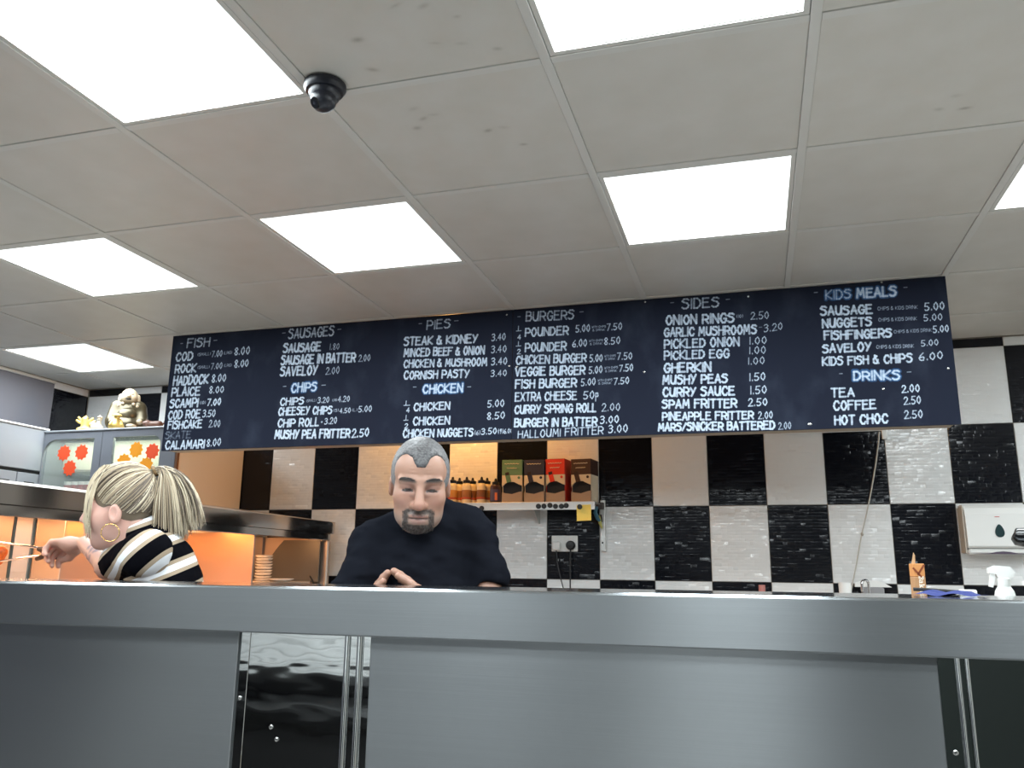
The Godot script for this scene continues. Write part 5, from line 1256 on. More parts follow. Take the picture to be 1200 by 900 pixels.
	put(d, "neck", mb().lathe([Vector2(0.030, yb - 0.0135), Vector2(0.040, yb), Vector2(0.042, yb + 0.02), Vector2(0.034, yc), Vector2(0.02, yc + 0.012), Vector2(0, yc + 0.014)], 24), mat(Color(0.50, 0.50, 0.49), 0.35))
	var s0 := on_z(1192, 630, pz)
	put(d, "spout", mb().tube([Vector3(-0.055, s0.y - by + 0.004, 0.0), Vector3(-0.051, s0.y - by + 0.002, 0.0), Vector3(-0.03, s0.y - by, 0.0), Vector3(0.02, yc + 0.006, 0.0), Vector3(0.05, yc, 0.0)], [0.010, 0.018, 0.021, 0.022, 0.022], 16), M.black_gloss)

# ------------------------------------------------------------------ smooth bodies
class Field:
	var a: Array[Vector3] = []
	var b: Array[Vector3] = []
	var r0 := PackedFloat32Array()
	var r1 := PackedFloat32Array()
	var kind := PackedInt32Array()      # 0 tapered capsule, 1 ellipsoid
	var cut := PackedInt32Array()
	var k := PackedFloat32Array()
	var inv: Array[Basis] = []
	var grow := 0.0
	func cap(p: Vector3, q: Vector3, rp: float, rq: float, blend := 0.02, take := false) -> Field:
		a.append(p); b.append(q - p); r0.append(rp); r1.append(rq); kind.append(0); cut.append(1 if take else 0); k.append(blend); inv.append(Basis.IDENTITY)
		return self
	func egg(c: Vector3, r: Vector3, blend := 0.02, take := false, turn := Basis.IDENTITY) -> Field:
		a.append(c); b.append(r); r0.append(minf(r.x, minf(r.y, r.z))); r1.append(0); kind.append(1); cut.append(1 if take else 0); k.append(blend); inv.append(turn.inverse())
		return self
	func one(i: int, p: Vector3) -> float:
		if kind[i] == 0:
			var ab := b[i]
			var w := p - a[i]
			var t := clampf(w.dot(ab) / maxf(ab.length_squared(), 1e-9), 0.0, 1.0)
			return (w - ab * t).length() - lerpf(r0[i], r1[i], t) - (0.0 if cut[i] else grow)
		var q := inv[i] * (p - a[i])
		var r := b[i] if cut[i] else b[i] + Vector3(grow, grow, grow)
		var k0 := (q / r).length()
		var k1 := (q / (r * r)).length()
		return k0 * (k0 - 1.0) / k1 if k1 > 1e-9 else -r0[i]
	func at(p: Vector3, use: PackedInt32Array) -> float:
		var d := 1e3
		for i in use:
			var e := one(i, p)
			var kk := k[i]
			if cut[i] == 0:
				var h := maxf(kk - absf(d - e), 0.0) / kk
				d = minf(d, e) - h * h * kk * 0.25
			else:
				e = -e
				var h := maxf(kk - absf(d - e), 0.0) / kk
				d = maxf(d, e) + h * h * kk * 0.25
		return d

func net(f: Field, lo: Vector3, hi: Vector3, cell: float, out: MB, xf := Transform3D.IDENTITY, paint = null, uvs = null, bump = null) -> void:
	var B := 5
	var nb := Vector3i(ceili((hi.x - lo.x) / cell / B), ceili((hi.y - lo.y) / cell / B), ceili((hi.z - lo.z) / cell / B))
	var nx := nb.x * B; var ny := nb.y * B; var nz := nb.z * B
	var val := PackedFloat32Array()
	val.resize(nx * ny * nz)
	var live := []
	var every := PackedInt32Array()
	for i in f.kind.size():
		every.append(i)
	var R := cell * B * 0.87 + cell * 1.8
	for bx in nb.x:
		for by in nb.y:
			for bz in nb.z:
				var mid := lo + Vector3(bx + 0.5, by + 0.5, bz + 0.5) * (B * cell)
				var d := f.at(mid, every)
				var near := absf(d) < R * 1.6
				var use := PackedInt32Array()
				if near:
					live.append(Vector3i(bx, by, bz))
					for i in every:
						var e := f.one(i, mid)
						if (f.cut[i] == 0 and e < d + 2.2 * R + f.k[i] + 0.01) or (f.cut[i] == 1 and e < 1.6 * R + f.k[i] + 0.01):
							use.append(i)
				for x in range(bx * B, bx * B + B):
					for y in range(by * B, by * B + B):
						var o := (x * ny + y) * nz
						for z in range(bz * B, bz * B + B):
							if near:
								var p := lo + Vector3(x, y, z) * cell
								var e := f.at(p, use)
								if bump != null:
									e += bump.call(p)
								val[o + z] = e
							else:
								val[o + z] = d
	var ids := {}
	var pos := PackedVector3Array()
	var nrm := PackedVector3Array()
	var sx := ny * nz; var sy := nz
	for bl: Vector3i in live:
		for x in range(bl.x * B, mini(bl.x * B + B, nx - 1)):
			for y in range(bl.y * B, mini(bl.y * B + B, ny - 1)):
				for z in range(bl.z * B, mini(bl.z * B + B, nz - 1)):
					var o := x * sx + y * sy + z
					var c0 := val[o]; var c1 := val[o + sx]; var c2 := val[o + sy]; var c3 := val[o + sx + sy]
					var c4 := val[o + 1]; var c5 := val[o + sx + 1]; var c6 := val[o + sy + 1]; var c7 := val[o + sx + sy + 1]
					var neg := int(c0 < 0) + int(c1 < 0) + int(c2 < 0) + int(c3 < 0) + int(c4 < 0) + int(c5 < 0) + int(c6 < 0) + int(c7 < 0)
					if neg == 0 or neg == 8:
						continue
					var s := Vector3.ZERO; var n := 0
					if (c0 < 0) != (c1 < 0): s += Vector3(c0 / (c0 - c1), 0, 0); n += 1
					if (c2 < 0) != (c3 < 0): s += Vector3(c2 / (c2 - c3), 1, 0); n += 1
					if (c4 < 0) != (c5 < 0): s += Vector3(c4 / (c4 - c5), 0, 1); n += 1
					if (c6 < 0) != (c7 < 0): s += Vector3(c6 / (c6 - c7), 1, 1); n += 1
					if (c0 < 0) != (c2 < 0): s += Vector3(0, c0 / (c0 - c2), 0); n += 1
					if (c1 < 0) != (c3 < 0): s += Vector3(1, c1 / (c1 - c3), 0); n += 1
					if (c4 < 0) != (c6 < 0): s += Vector3(0, c4 / (c4 - c6), 1); n += 1
					if (c5 < 0) != (c7 < 0): s += Vector3(1, c5 / (c5 - c7), 1); n += 1
					if (c0 < 0) != (c4 < 0): s += Vector3(0, 0, c0 / (c0 - c4)); n += 1
					if (c1 < 0) != (c5 < 0): s += Vector3(1, 0, c1 / (c1 - c5)); n += 1
					if (c2 < 0) != (c6 < 0): s += Vector3(0, 1, c2 / (c2 - c6)); n += 1
					if (c3 < 0) != (c7 < 0): s += Vector3(1, 1, c3 / (c3 - c7)); n += 1
					ids[o] = pos.size()
					pos.append(lo + (Vector3(x, y, z) + s / n) * cell)
					# the field's slope gives the normal
					nrm.append(Vector3(c1 + c3 + c5 + c7 - c0 - c2 - c4 - c6, c2 + c3 + c6 + c7 - c0 - c1 - c4 - c5, c4 + c5 + c6 + c7 - c0 - c1 - c2 - c3).normalized())
	# smooth the normals a little along the faces
	var quads := []
	for o: int in ids:
		var c0 := val[o]
		if (c0 < 0) != (val[o + sx] < 0) and ids.has(o - sy) and ids.has(o - 1) and ids.has(o - sy - 1):
			quads.append([ids[o], ids[o - sy], ids[o - sy - 1], ids[o - 1]])
		if (c0 < 0) != (val[o + sy] < 0) and ids.has(o - sx) and ids.has(o - 1) and ids.has(o - sx - 1):
			quads.append([ids[o], ids[o - sx], ids[o - sx - 1], ids[o - 1]])
		if (c0 < 0) != (val[o + 1] < 0) and ids.has(o - sx) and ids.has(o - sy) and ids.has(o - sx - sy):
			quads.append([ids[o], ids[o - sx], ids[o - sx - sy], ids[o - sy]])
	var acc := nrm.duplicate()
	for q: Array in quads:
		var m: Vector3 = nrm[q[0]] + nrm[q[1]] + nrm[q[2]] + nrm[q[3]]
		for i: int in q:
			acc[i] += m * 0.25
	var cols := PackedColorArray()
	var tex := PackedVector2Array()
	for i in pos.size():
		acc[i] = acc[i].normalized()
		if paint != null:
			cols.append(paint.call(pos[i], acc[i]))
		if uvs != null:
			tex.append(uvs.call(pos[i]))
	for q: Array in quads:
		for tr: Array in [[q[0], q[1], q[2]], [q[0], q[2], q[3]]]:
			var n0 := xf.basis * acc[tr[0]]; var n1 := xf.basis * acc[tr[1]]; var n2 := xf.basis * acc[tr[2]]
			var p0 := xf * pos[tr[0]]; var p1 := xf * pos[tr[1]]; var p2 := xf * pos[tr[2]]
			var order := [tr[0], tr[1], tr[2]]
			if (p1 - p0).cross(p2 - p0).dot(n0 + n1 + n2) > 0.0:
				order = [tr[0], tr[2], tr[1]]
				var keep := p1; p1 = p2; p2 = keep
				keep = n1; n1 = n2; n2 = keep
			out.v.append(p0); out.v.append(p1); out.v.append(p2)
			out.n.append(n0.normalized()); out.n.append(n1.normalized()); out.n.append(n2.normalized())
			for i: int in order:
				out.t.append(tex[i] if tex.size() else Vector2.ZERO)
				if out.colored:
					out.c.append(cols[i] if cols.size() else out.tint)

func blob(items: Array, cell: float, blend: float) -> MB:
	var f := Field.new()
	var lo := Vector3(9, 9, 9); var hi := -lo
	for q: Array in items:
		if q[0] == 0:
			f.cap(q[1], q[2], q[3], q[4], blend)
			var r := Vector3.ONE * (maxf(q[3], q[4]) + cell * 2.5)
			lo = lo.min(q[1] - r).min(q[2] - r); hi = hi.max(q[1] + r).max(q[2] + r)
		else:
			f.egg(q[1], q[2], blend * 0.3, true)
	var out := mb()
	net(f, lo, hi, cell, out)
	return out

# a hand: y along the fingers, z out of the palm, x to the thumb; curl bends each finger towards the palm
func hand_field(curl: Array, thumb_in := 0.0, side := 1.0) -> Field:
	var f := Field.new()
	f.egg(Vector3(0, -0.045, 0), Vector3(0.040, 0.050, 0.0145), 0.012)
	f.cap(Vector3(0.0, -0.075, 0.0), Vector3(0.0, -0.13, 0.0), 0.026, 0.017, 0.02)
	f.egg(Vector3(0.022 * side, -0.06, 0.010), Vector3(0.018, 0.030, 0.013), 0.012)
	var xs := [0.030, 0.010, -0.010, -0.029]
	var ls := [0.071, 0.080, 0.074, 0.058]
	for i in 4:
		var p := Vector3(xs[i] * side, -0.006 - 0.006 * absf(i - 1.2), 0.0)
		var ang := 0.0
		f.cap(Vector3(xs[i] * 0.8 * side, -0.045, 0), p, 0.010, 0.0105, 0.008)
		for j in 3:
			ang += curl[i] * [0.9, 1.0, 0.7][j]
			var L: float = ls[i] * [0.46, 0.30, 0.24][j]
			var q := p + Vector3((xs[i] * 0.06) * side * (1.0 if j == 0 else 0.0), cos(ang) * L, sin(ang) * L)
			f.cap(p, q, 0.0098 - 0.0007 * j, 0.0091 - 0.0008 * j, 0.005)
			p = q
	var t0 := Vector3(0.030 * side, -0.066, 0.008)
	var t1 := t0 + Vector3((0.026 - 0.02 * thumb_in) * side, 0.034, 0.010 + 0.010 * thumb_in)
	var t2 := t1 + Vector3((0.012 - 0.018 * thumb_in) * side, 0.032, 0.004 + 0.006 * thumb_in)
	f.cap(t0, t1, 0.0155, 0.0115, 0.010)
	f.cap(t1, t2, 0.0112, 0.0088, 0.006)
	return f

# ------------------------------------------------------------------ the man
func build_man() -> void:
	var turn := 0.40
	var headp := deep(492, 569, 2.2)
	var origin := Vector3(headp.x - 0.10 * sin(turn), 0, headp.z - 0.10 * cos(turn))
	var t := thing("person", "person in a black t-shirt looking down with fingertips pressed together behind the counter", "person", origin, turn)
	var toloc := Transform3D(Basis(Vector3.UP, turn), origin).affine_inverse()
	var L := func(u: float, v: float, k: float) -> Vector3: return toloc * deep(u, v, k)
	var sl := Vector3(-0.122, 1.292, 0.0); var sr := Vector3(0.158, 1.318, -0.005)
	var el := Vector3(-0.178, 1.09, 0.075); var er := Vector3(0.200, 1.11, 0.085)
	var apex: Vector3 = L.call(457.5, 665, 2.11)
	var wl: Vector3 = L.call(430, 715, 2.13); var wr: Vector3 = L.call(506, 712, 2.11)
	# one skin: trunk, neck and limbs, then head and hands on finer grids
	var skin := mb(true)
	var tone := func(_p: Vector3, _n: Vector3) -> Color: return Color(0.36, 0.20, 0.142)
	var f := Field.new()
	f.egg(Vector3(0.015, 1.17, 0.0), Vector3(0.150, 0.19, 0.105), 0.05)
	f.egg(Vector3(0, 1.0, 0.02), Vector3(0.165, 0.17, 0.125), 0.06)
	f.egg(Vector3(0, 0.87, 0.0), Vector3(0.16, 0.12, 0.115), 0.05)
	f.cap(Vector3(-0.10, 1.29, -0.005), Vector3(0.12, 1.315, -0.005), 0.053, 0.055, 0.04)
	f.cap(Vector3(0, 1.33, 0.02), headp * Vector3(0, 1, 0) + Vector3(0, -0.05, 0.085), 0.062, 0.058, 0.03)
	f.cap(Vector3(-0.03, 1.325, 0.01), sl + Vector3(0.02, 0.015, 0), 0.040, 0.040, 0.04)
	f.cap(Vector3(0.03, 1.355, 0.01), sr + Vector3(-0.02, 0.02, 0), 0.045, 0.042, 0.04)
	for s: Array in [[sl, el, wl], [sr, er, wr]]:
		f.cap(s[0], s[1], 0.050, 0.040, 0.04)
		f.cap(s[1], s[2], 0.041, 0.027, 0.02)
	for s: float in [-1, 1]:
		f.cap(Vector3(s * 0.085, 0.84, 0.0), Vector3(s * 0.10, 0.46, 0.03), 0.085, 0.058, 0.04)
		f.cap(Vector3(s * 0.10, 0.46, 0.03), Vector3(s * 0.10, 0.10, 0.0), 0.056, 0.040, 0.02)
		f.cap(Vector3(s * 0.10, 0.045, -0.03), Vector3(s * 0.11, 0.035, 0.13), 0.042, 0.034, 0.03)
	net(f, Vector3(-0.32, -0.01, -0.20), Vector3(0.32, 1.46, 0.32), 0.017, skin, Transform3D.IDENTITY, tone)
	# head
	var hx := Transform3D(Basis(Vector3.UP, 0.0) * Basis(Vector3.RIGHT, 0.27) * Basis(Vector3.BACK, -0.02), Vector3(0, headp.y, 0.10))
	var h := Field.new()
	h.egg(Vector3(0, 0.032, -0.012), Vector3(0.0720, 0.089, 0.094), 0.02)
	h.egg(Vector3(0, -0.040, 0.022), Vector3(0.0545, 0.070, 0.064), 0.035)
	h.egg(Vector3(0, 0.045, 0.035), Vector3(0.060, 0.050, 0.048), 0.03)
	h.egg(Vector3(0, -0.094, 0.056), Vector3(0.026, 0.022, 0.024), 0.03)
	h.egg(Vector3(0, -0.072, 0.066), Vector3(0.034, 0.026, 0.024), 0.025)
	for s: float in [-1, 1]:
		h.egg(Vector3(s * 0.042, -0.022, 0.052), Vector3(0.024, 0.026, 0.028), 0.028)
		h.egg(Vector3(s * 0.036, -0.070, 0.030), Vector3(0.024, 0.028, 0.034), 0.03)
		h.egg(Vector3(s * 0.031, 0.007, 0.094), Vector3(0.021, 0.0135, 0.0185), 0.010, true)
		h.egg(Vector3(s * 0.031, 0.006, 0.0665), Vector3(0.0160, 0.0115, 0.0150), 0.003)
		h.cap(Vector3(s * 0.016, 0.014, 0.079), Vector3(s * 0.047, 0.010, 0.070), 0.0045, 0.0045, 0.006)
		h.cap(Vector3(s * 0.012, 0.026, 0.086), Vector3(s * 0.050, 0.026, 0.070), 0.0085, 0.007, 0.012)
		h.egg(Vector3(s * 0.0135, -0.037, 0.092), Vector3(0.0095, 0.0085, 0.012), 0.007)
		h.egg(Vector3(s * 0.0075, -0.046, 0.098), Vector3(0.0042, 0.003, 0.006), 0.003, true)
		# under-eye bag
		h.cap(Vector3(s * 0.018, -0.008, 0.082), Vector3(s * 0.042, -0.008, 0.074), 0.004, 0.004, 0.008)
		# ear
		h.egg(Vector3(s * 0.0740, -0.004, -0.006), Vector3(0.0090, 0.028, 0.017), 0.008, false, Basis(Vector3.UP, s * 0.35))
		h.egg(Vector3(s * 0.0830, -0.001, -0.003), Vector3(0.006, 0.018, 0.009), 0.005, true, Basis(Vector3.UP, s * 0.35))
	h.cap(Vector3(0, 0.024, 0.084), Vector3(0, -0.030, 0.110), 0.0085, 0.0135, 0.012)
	h.egg(Vector3(0, -0.034, 0.107), Vector3(0.0150, 0.0115, 0.0130), 0.008)
	h.egg(Vector3(0, -0.063, 0.089), Vector3(0.026, 0.0075, 0.009), 0.008)
	h.egg(Vector3(0, -0.077, 0.087), Vector3(0.021, 0.0075, 0.010), 0.008)
	h.egg(Vector3(0, -0.0695, 0.099), Vector3(0.027, 0.0016, 0.011), 0.004, true)
	h.cap(Vector3(0, -0.07, -0.015), Vector3(0, -0.15, -0.04), 0.052, 0.056, 0.03)
	var fuzz := FastNoiseLite.new()
	fuzz.seed = 8; fuzz.frequency = 90.0; fuzz.fractal_octaves = 2
	var face := func(p: Vector3, n: Vector3) -> Color:
		var c := Color(0.36, 0.20, 0.142)
		var g := fuzz.get_noise_3dv(p)
		c = c.lerp(Color(0.40, 0.165, 0.12), 0.5 * clampf(1.0 - Vector2(p.x, p.y + 0.032).length() / 0.022, 0, 1) if p.z > 0.085 else 0.0)
		for s: float in [-1.0, 1.0]:
			c = c.lerp(Color(0.39, 0.175, 0.13), 0.4 * clampf(1.0 - Vector2(p.x - s * 0.042, p.y + 0.03).length() / 0.03, 0, 1))
			# brows
			if n.z > 0.0 and p.z > 0.05:
				var bx := (absf(p.x) - 0.032) / 0.022; var byy := (p.y - 0.029 + 0.004 * bx * bx) / 0.0062
				c = c.lerp(Color(0.055, 0.045, 0.04), 0.85 * clampf(1.25 - bx * bx - byy * byy, 0.0, 1.0))
				# lash line
				var lx := (absf(p.x) - 0.031) / 0.0155
				var ly := (p.y + 0.0005 - 0.002 * (1.0 - lx * lx)) / 0.0042
				if lx * lx + ly * ly < 1.0:
					c = Color(0.035, 0.022, 0.018) if ly > 0.2 or absf(lx + 0.05) < 0.5 else Color(0.13, 0.10, 0.09)
				# a darker hollow round the eye
				var ox := (absf(p.x) - 0.029) / 0.022; var oy := (p.y - 0.006) / 0.016
				if ly * ly + lx * lx >= 1.0:
					c = c.lerp(Color(0.26, 0.13, 0.10), 0.42 * clampf(1.1 - ox * ox - oy * oy, 0.0, 1.0))
		# lips
		var qx := p.x / 0.024
		if p.z > 0.07 and absf(qx) < 1.0 and p.y < -0.060 and p.y > -0.083:
			c = c.lerp(Color(0.30, 0.12, 0.10), 0.75 * (1.0 - qx * qx))
		if p.z > 0.07 and absf(p.x) < 0.025 and absf(p.y + 0.0695) < 0.0022:
			c = Color(0.10, 0.035, 0.03)
		# moustache and goatee round the mouth
		var dark := 0.0
		if p.z > 0.045:
			var up := clampf(1.7 - 1.7 * absf(p.y + 0.053) / 0.0095, 0, 1) * clampf((0.038 - absf(p.x)) / 0.006, 0, 1)
			var sd := clampf(1.6 - 1.6 * absf(absf(p.x) - 0.033) / 0.010, 0, 1) * clampf((-0.050 - p.y) / 0.006, 0, 1) * clampf((p.y + 0.118) / 0.01, 0, 1)
			var ch := clampf((0.040 - absf(p.x)) / 0.008, 0, 1) * clampf((-0.083 - p.y) / 0.004, 0, 1)
			dark = maxf(up, maxf(sd, ch))
		c = c.lerp(Color(0.045, 0.032, 0.026).lerp(Color(0.11, 0.09, 0.08), clampf(0.5 + g * 1.2, 0, 1)), 0.94 * dark)
		# stubble along the jaw
		var jaw := clampf((-0.052 - p.y - 0.25 * maxf(p.z, 0.0) + 0.018) / 0.025, 0, 1) * (1.0 - dark)
		c = c.lerp(Color(0.27, 0.23, 0.20), jaw * (0.5 + 0.3 * g))
		return c
	# creases across the brow
	var brow := func(p: Vector3) -> float:
		if p.z < 0.05 or p.y < 0.036 or p.y > 0.070 or absf(p.x) > 0.042:
			return 0.0
		var yy := p.y - 0.05 * absf(absf(p.x) - 0.02) + 0.0
		return 0.0016 * pow(maxf(0.0, cos((yy - 0.044) * TAU / 0.0095)), 4.0) * clampf((0.042 - absf(p.x)) / 0.012, 0.0, 1.0)
	net(h, Vector3(-0.105, -0.155, -0.125), Vector3(0.105, 0.14, 0.13), 0.0031, skin, hx, face, null, brow)
	# eyes, brows and beard as things of their own on the face
	var every := PackedInt32Array()
	for i in h.kind.size():
		every.append(i)
	var front := func(x: float, y: float) -> Vector3:
		var near := 0.135; var far := 0.03
		for i in 12:
			var m := (near + far) * 0.5
			if h.at(Vector3(x, y, m), every) < 0.0: far = m
			else: near = m
		return Vector3(x, y, far)
	var lashes := mb()
	for s: float in [-1, 1]:
		var lp := []
		for i in 9:
			var q := -1.0 + i / 4.0
			lp.append(hx * (front.call(s * 0.031 + q * 0.0135, 0.0008 - 0.0022 * q * q) + Vector3(0, 0, 0.0002)))
		lashes.tube(lp, [0.0005, 0.0013, 0.0019, 0.0023, 0.0025, 0.0023, 0.0019, 0.0013, 0.0005], 6)
	var bristle := mb(true)
	var br := RandomNumberGenerator.new()
	br.seed = 31
	for i in 150:
		var s := -1.0 if i % 2 == 0 else 1.0
		var q := br.randf()
		var x := s * lerpf(0.013, 0.053, q); var y := 0.0275 + 0.0065 * sin(q * 2.2) - 0.004 * q * q + br.randf_range(-0.0024, 0.0024)
		var p: Vector3 = front.call(x, y)
		bristle.tint = Color(0.03, 0.025, 0.024).lerp(Color(0.12, 0.11, 0.105), br.randf() * br.randf())
		bristle.tube([hx * (p + Vector3(0, 0, -0.0005)), hx * (p + Vector3(s * 0.005, 0.0012 - 0.003 * q, 0.0006))], [0.0007, 0.0002], 3, false)
	for i in 900:
		var x := br.randf_range(-0.043, 0.043); var y := br.randf_range(-0.112, -0.045)
		var up := absf(y + 0.053) < 0.0075 and absf(x) < 0.036
		var sd := absf(absf(x) - 0.033) < 0.0075 and y < -0.050
		var ch := absf(x) < 0.036 and y < -0.085
		if not (up or sd or ch):
			continue
		var p: Vector3 = front.call(x, y)
		bristle.tint = Color(0.03, 0.023, 0.02).lerp(Color(0.20, 0.18, 0.17), pow(br.randf(), 3.0))
		bristle.tube([hx * (p + Vector3(0, 0, -0.0004)), hx * (p + Vector3(x * 0.04, -0.0036, 0.0009))], [0.0008, 0.0003], 3, false)
	put(t, "eyelashes", lashes, M.iris)
	put(t, "beard_and_brows", bristle, M.hair)
	# hands, tented
	for s: Array in [[wl, 1.0], [wr, -1.0]]:
		var yd: Vector3 = (apex - s[0]).normalized()
		var cam_dir: Vector3 = (toloc * CAM - apex).normalized()
		var zd: Vector3 = cam_dir.cross(yd).normalized() * s[1]
		if zd.y > 0.0: zd = -zd
		var xd := yd.cross(zd).normalized()
		var side := 1.0 if xd.dot(cam_dir) > 0.0 else -1.0
		var len_to: float = (apex - s[0]).length()
		var at: Vector3 = apex - yd * 0.083 - zd * 0.007 + cam_dir * (0.006 if s[1] < 0 else -0.010)
		var hf := hand_field([0.06, 0.05, 0.05, 0.10], 0.9, side)
		net(hf, Vector3(-0.10, -0.15, -0.045), Vector3(0.10, 0.10, 0.075), 0.0036, skin, Transform3D(Basis(xd, yd, zd).scaled_local(Vector3(1.1, 1.0, 1.25)), at), tone)
	put(t, "body", skin, M.skin)
	# hair: close-cropped grey, receding at the temples
	var hair := Field.new()
	hair.egg(Vector3(0, 0.034, -0.013), Vector3(0.0785, 0.0955, 0.0985), 0.01)
	hair.egg(Vector3(0, 0.050, 0.035), Vector3(0.062, 0.054, 0.0555), 0.02)
	hair.egg(Vector3(0, -0.030, 0.112), Vector3(0.070, 0.095, 0.088), 0.008, true)
	for s: float in [-1, 1]:
		hair.egg(Vector3(s * 0.045, 0.056, 0.088), Vector3(0.029, 0.039, 0.060), 0.012, true)
		hair.egg(Vector3(s * 0.072, -0.052, 0.012), Vector3(0.03, 0.05, 0.022), 0.01, true)
	hair.egg(Vector3(0, -0.13, -0.01), Vector3(0.14, 0.095, 0.14), 0.01, true)
	var crop := func(p: Vector3, _n: Vector3) -> Color:
		var g := clampf(0.5 + 1.1 * fuzz.get_noise_3dv(p * 1.7), 0.0, 1.0)
		var side := clampf((absf(p.x) - 0.035) / 0.03, 0.0, 1.0)
		return Color(0.028, 0.027, 0.030).lerp(Color(0.19, 0.185, 0.185), clampf(g * 0.55 + 0.5 * side, 0, 1))
	var hm := mb(true)
	net(hair, Vector3(-0.095, -0.06, -0.125), Vector3(0.095, 0.145, 0.115), 0.0034, hm, hx, crop, null, func(p: Vector3) -> float: return 0.0016 * fuzz.get_noise_3dv(p))
	put(t, "hair", hm, M.hair)
	# t-shirt over trunk and upper arms
	var sh := Field.new()
	sh.grow = 0.016
	sh.egg(Vector3(0.015, 1.17, 0.0), Vector3(0.146, 0.188, 0.106), 0.04)
	sh.egg(Vector3(0, 1.0, 0.02), Vector3(0.168, 0.17, 0.128), 0.06)
	sh.cap(Vector3(-0.10, 1.29, -0.005), Vector3(0.12, 1.315, -0.005), 0.047, 0.050, 0.02)
	sh.cap(Vector3(-0.035, 1.325, 0.01), sl + Vector3(0.02, 0.015, 0), 0.041, 0.040, 0.03)
	sh.cap(Vector3(0.035, 1.358, 0.01), sr + Vector3(-0.02, 0.02, 0), 0.046, 0.043, 0.04)
	sh.cap(Vector3(0.006, 1.315, 0.015), Vector3(0.008, 1.345, 0.03), 0.058, 0.058, 0.03)
	for s: Array in [[sl, el], [sr, er]]:
		sh.cap(s[0], s[0].lerp(s[1], 0.58), 0.046, 0.046, 0.02)
		sh.egg(s[1], Vector3(0.085, 0.085, 0.085), 0.006, true)
	sh.egg(Vector3(0, 1.43, 0.075), Vector3(0.072, 0.062, 0.07), 0.012, true)
	sh.egg(Vector3(0, 0.80, 0), Vector3(0.4, 0.09, 0.4), 0.01, true)
	var fold := FastNoiseLite.new()
	fold.seed = 3; fold.frequency = 9.0; fold.fractal_octaves = 3
	var shirt := mb()
	net(sh, Vector3(-0.30, 0.84, -0.18), Vector3(0.30, 1.46, 0.20), 0.008, shirt, Transform3D.IDENTITY, null, null, func(p: Vector3) -> float: return minf(0.016 * fold.get_noise_3d(p.x * 0.6 + p.y * 0.5, p.y * 1.5, p.z * 0.7), 0.005))
	put(t, "t_shirt", shirt, M.cloth)
	var tro := Field.new()
	tro.grow = 0.010
	tro.egg(Vector3(0, 0.87, 0.0), Vector3(0.165, 0.11, 0.12), 0.05)
	for s: float in [-1, 1]:
		tro.cap(Vector3(s * 0.085, 0.84, 0.0), Vector3(s * 0.10, 0.46, 0.03), 0.086, 0.060, 0.04)
		tro.cap(Vector3(s * 0.10, 0.46, 0.03), Vector3(s * 0.10, 0.12, 0.0), 0.060, 0.056, 0.02)
	var tm := mb()
	net(tro, Vector3(-0.22, 0.04, -0.16), Vector3(0.22, 1.02, 0.18), 0.02, tm)
	put(t, "trousers", tm, M.trouser)
	for s: float in [-1, 1]:
		put(t, "shoe", blob([[0, Vector3(s * 0.10, 0.05, -0.04), Vector3(s * 0.11, 0.042, 0.14), 0.050, 0.042]], 0.012, 0.02), M.black_soft)

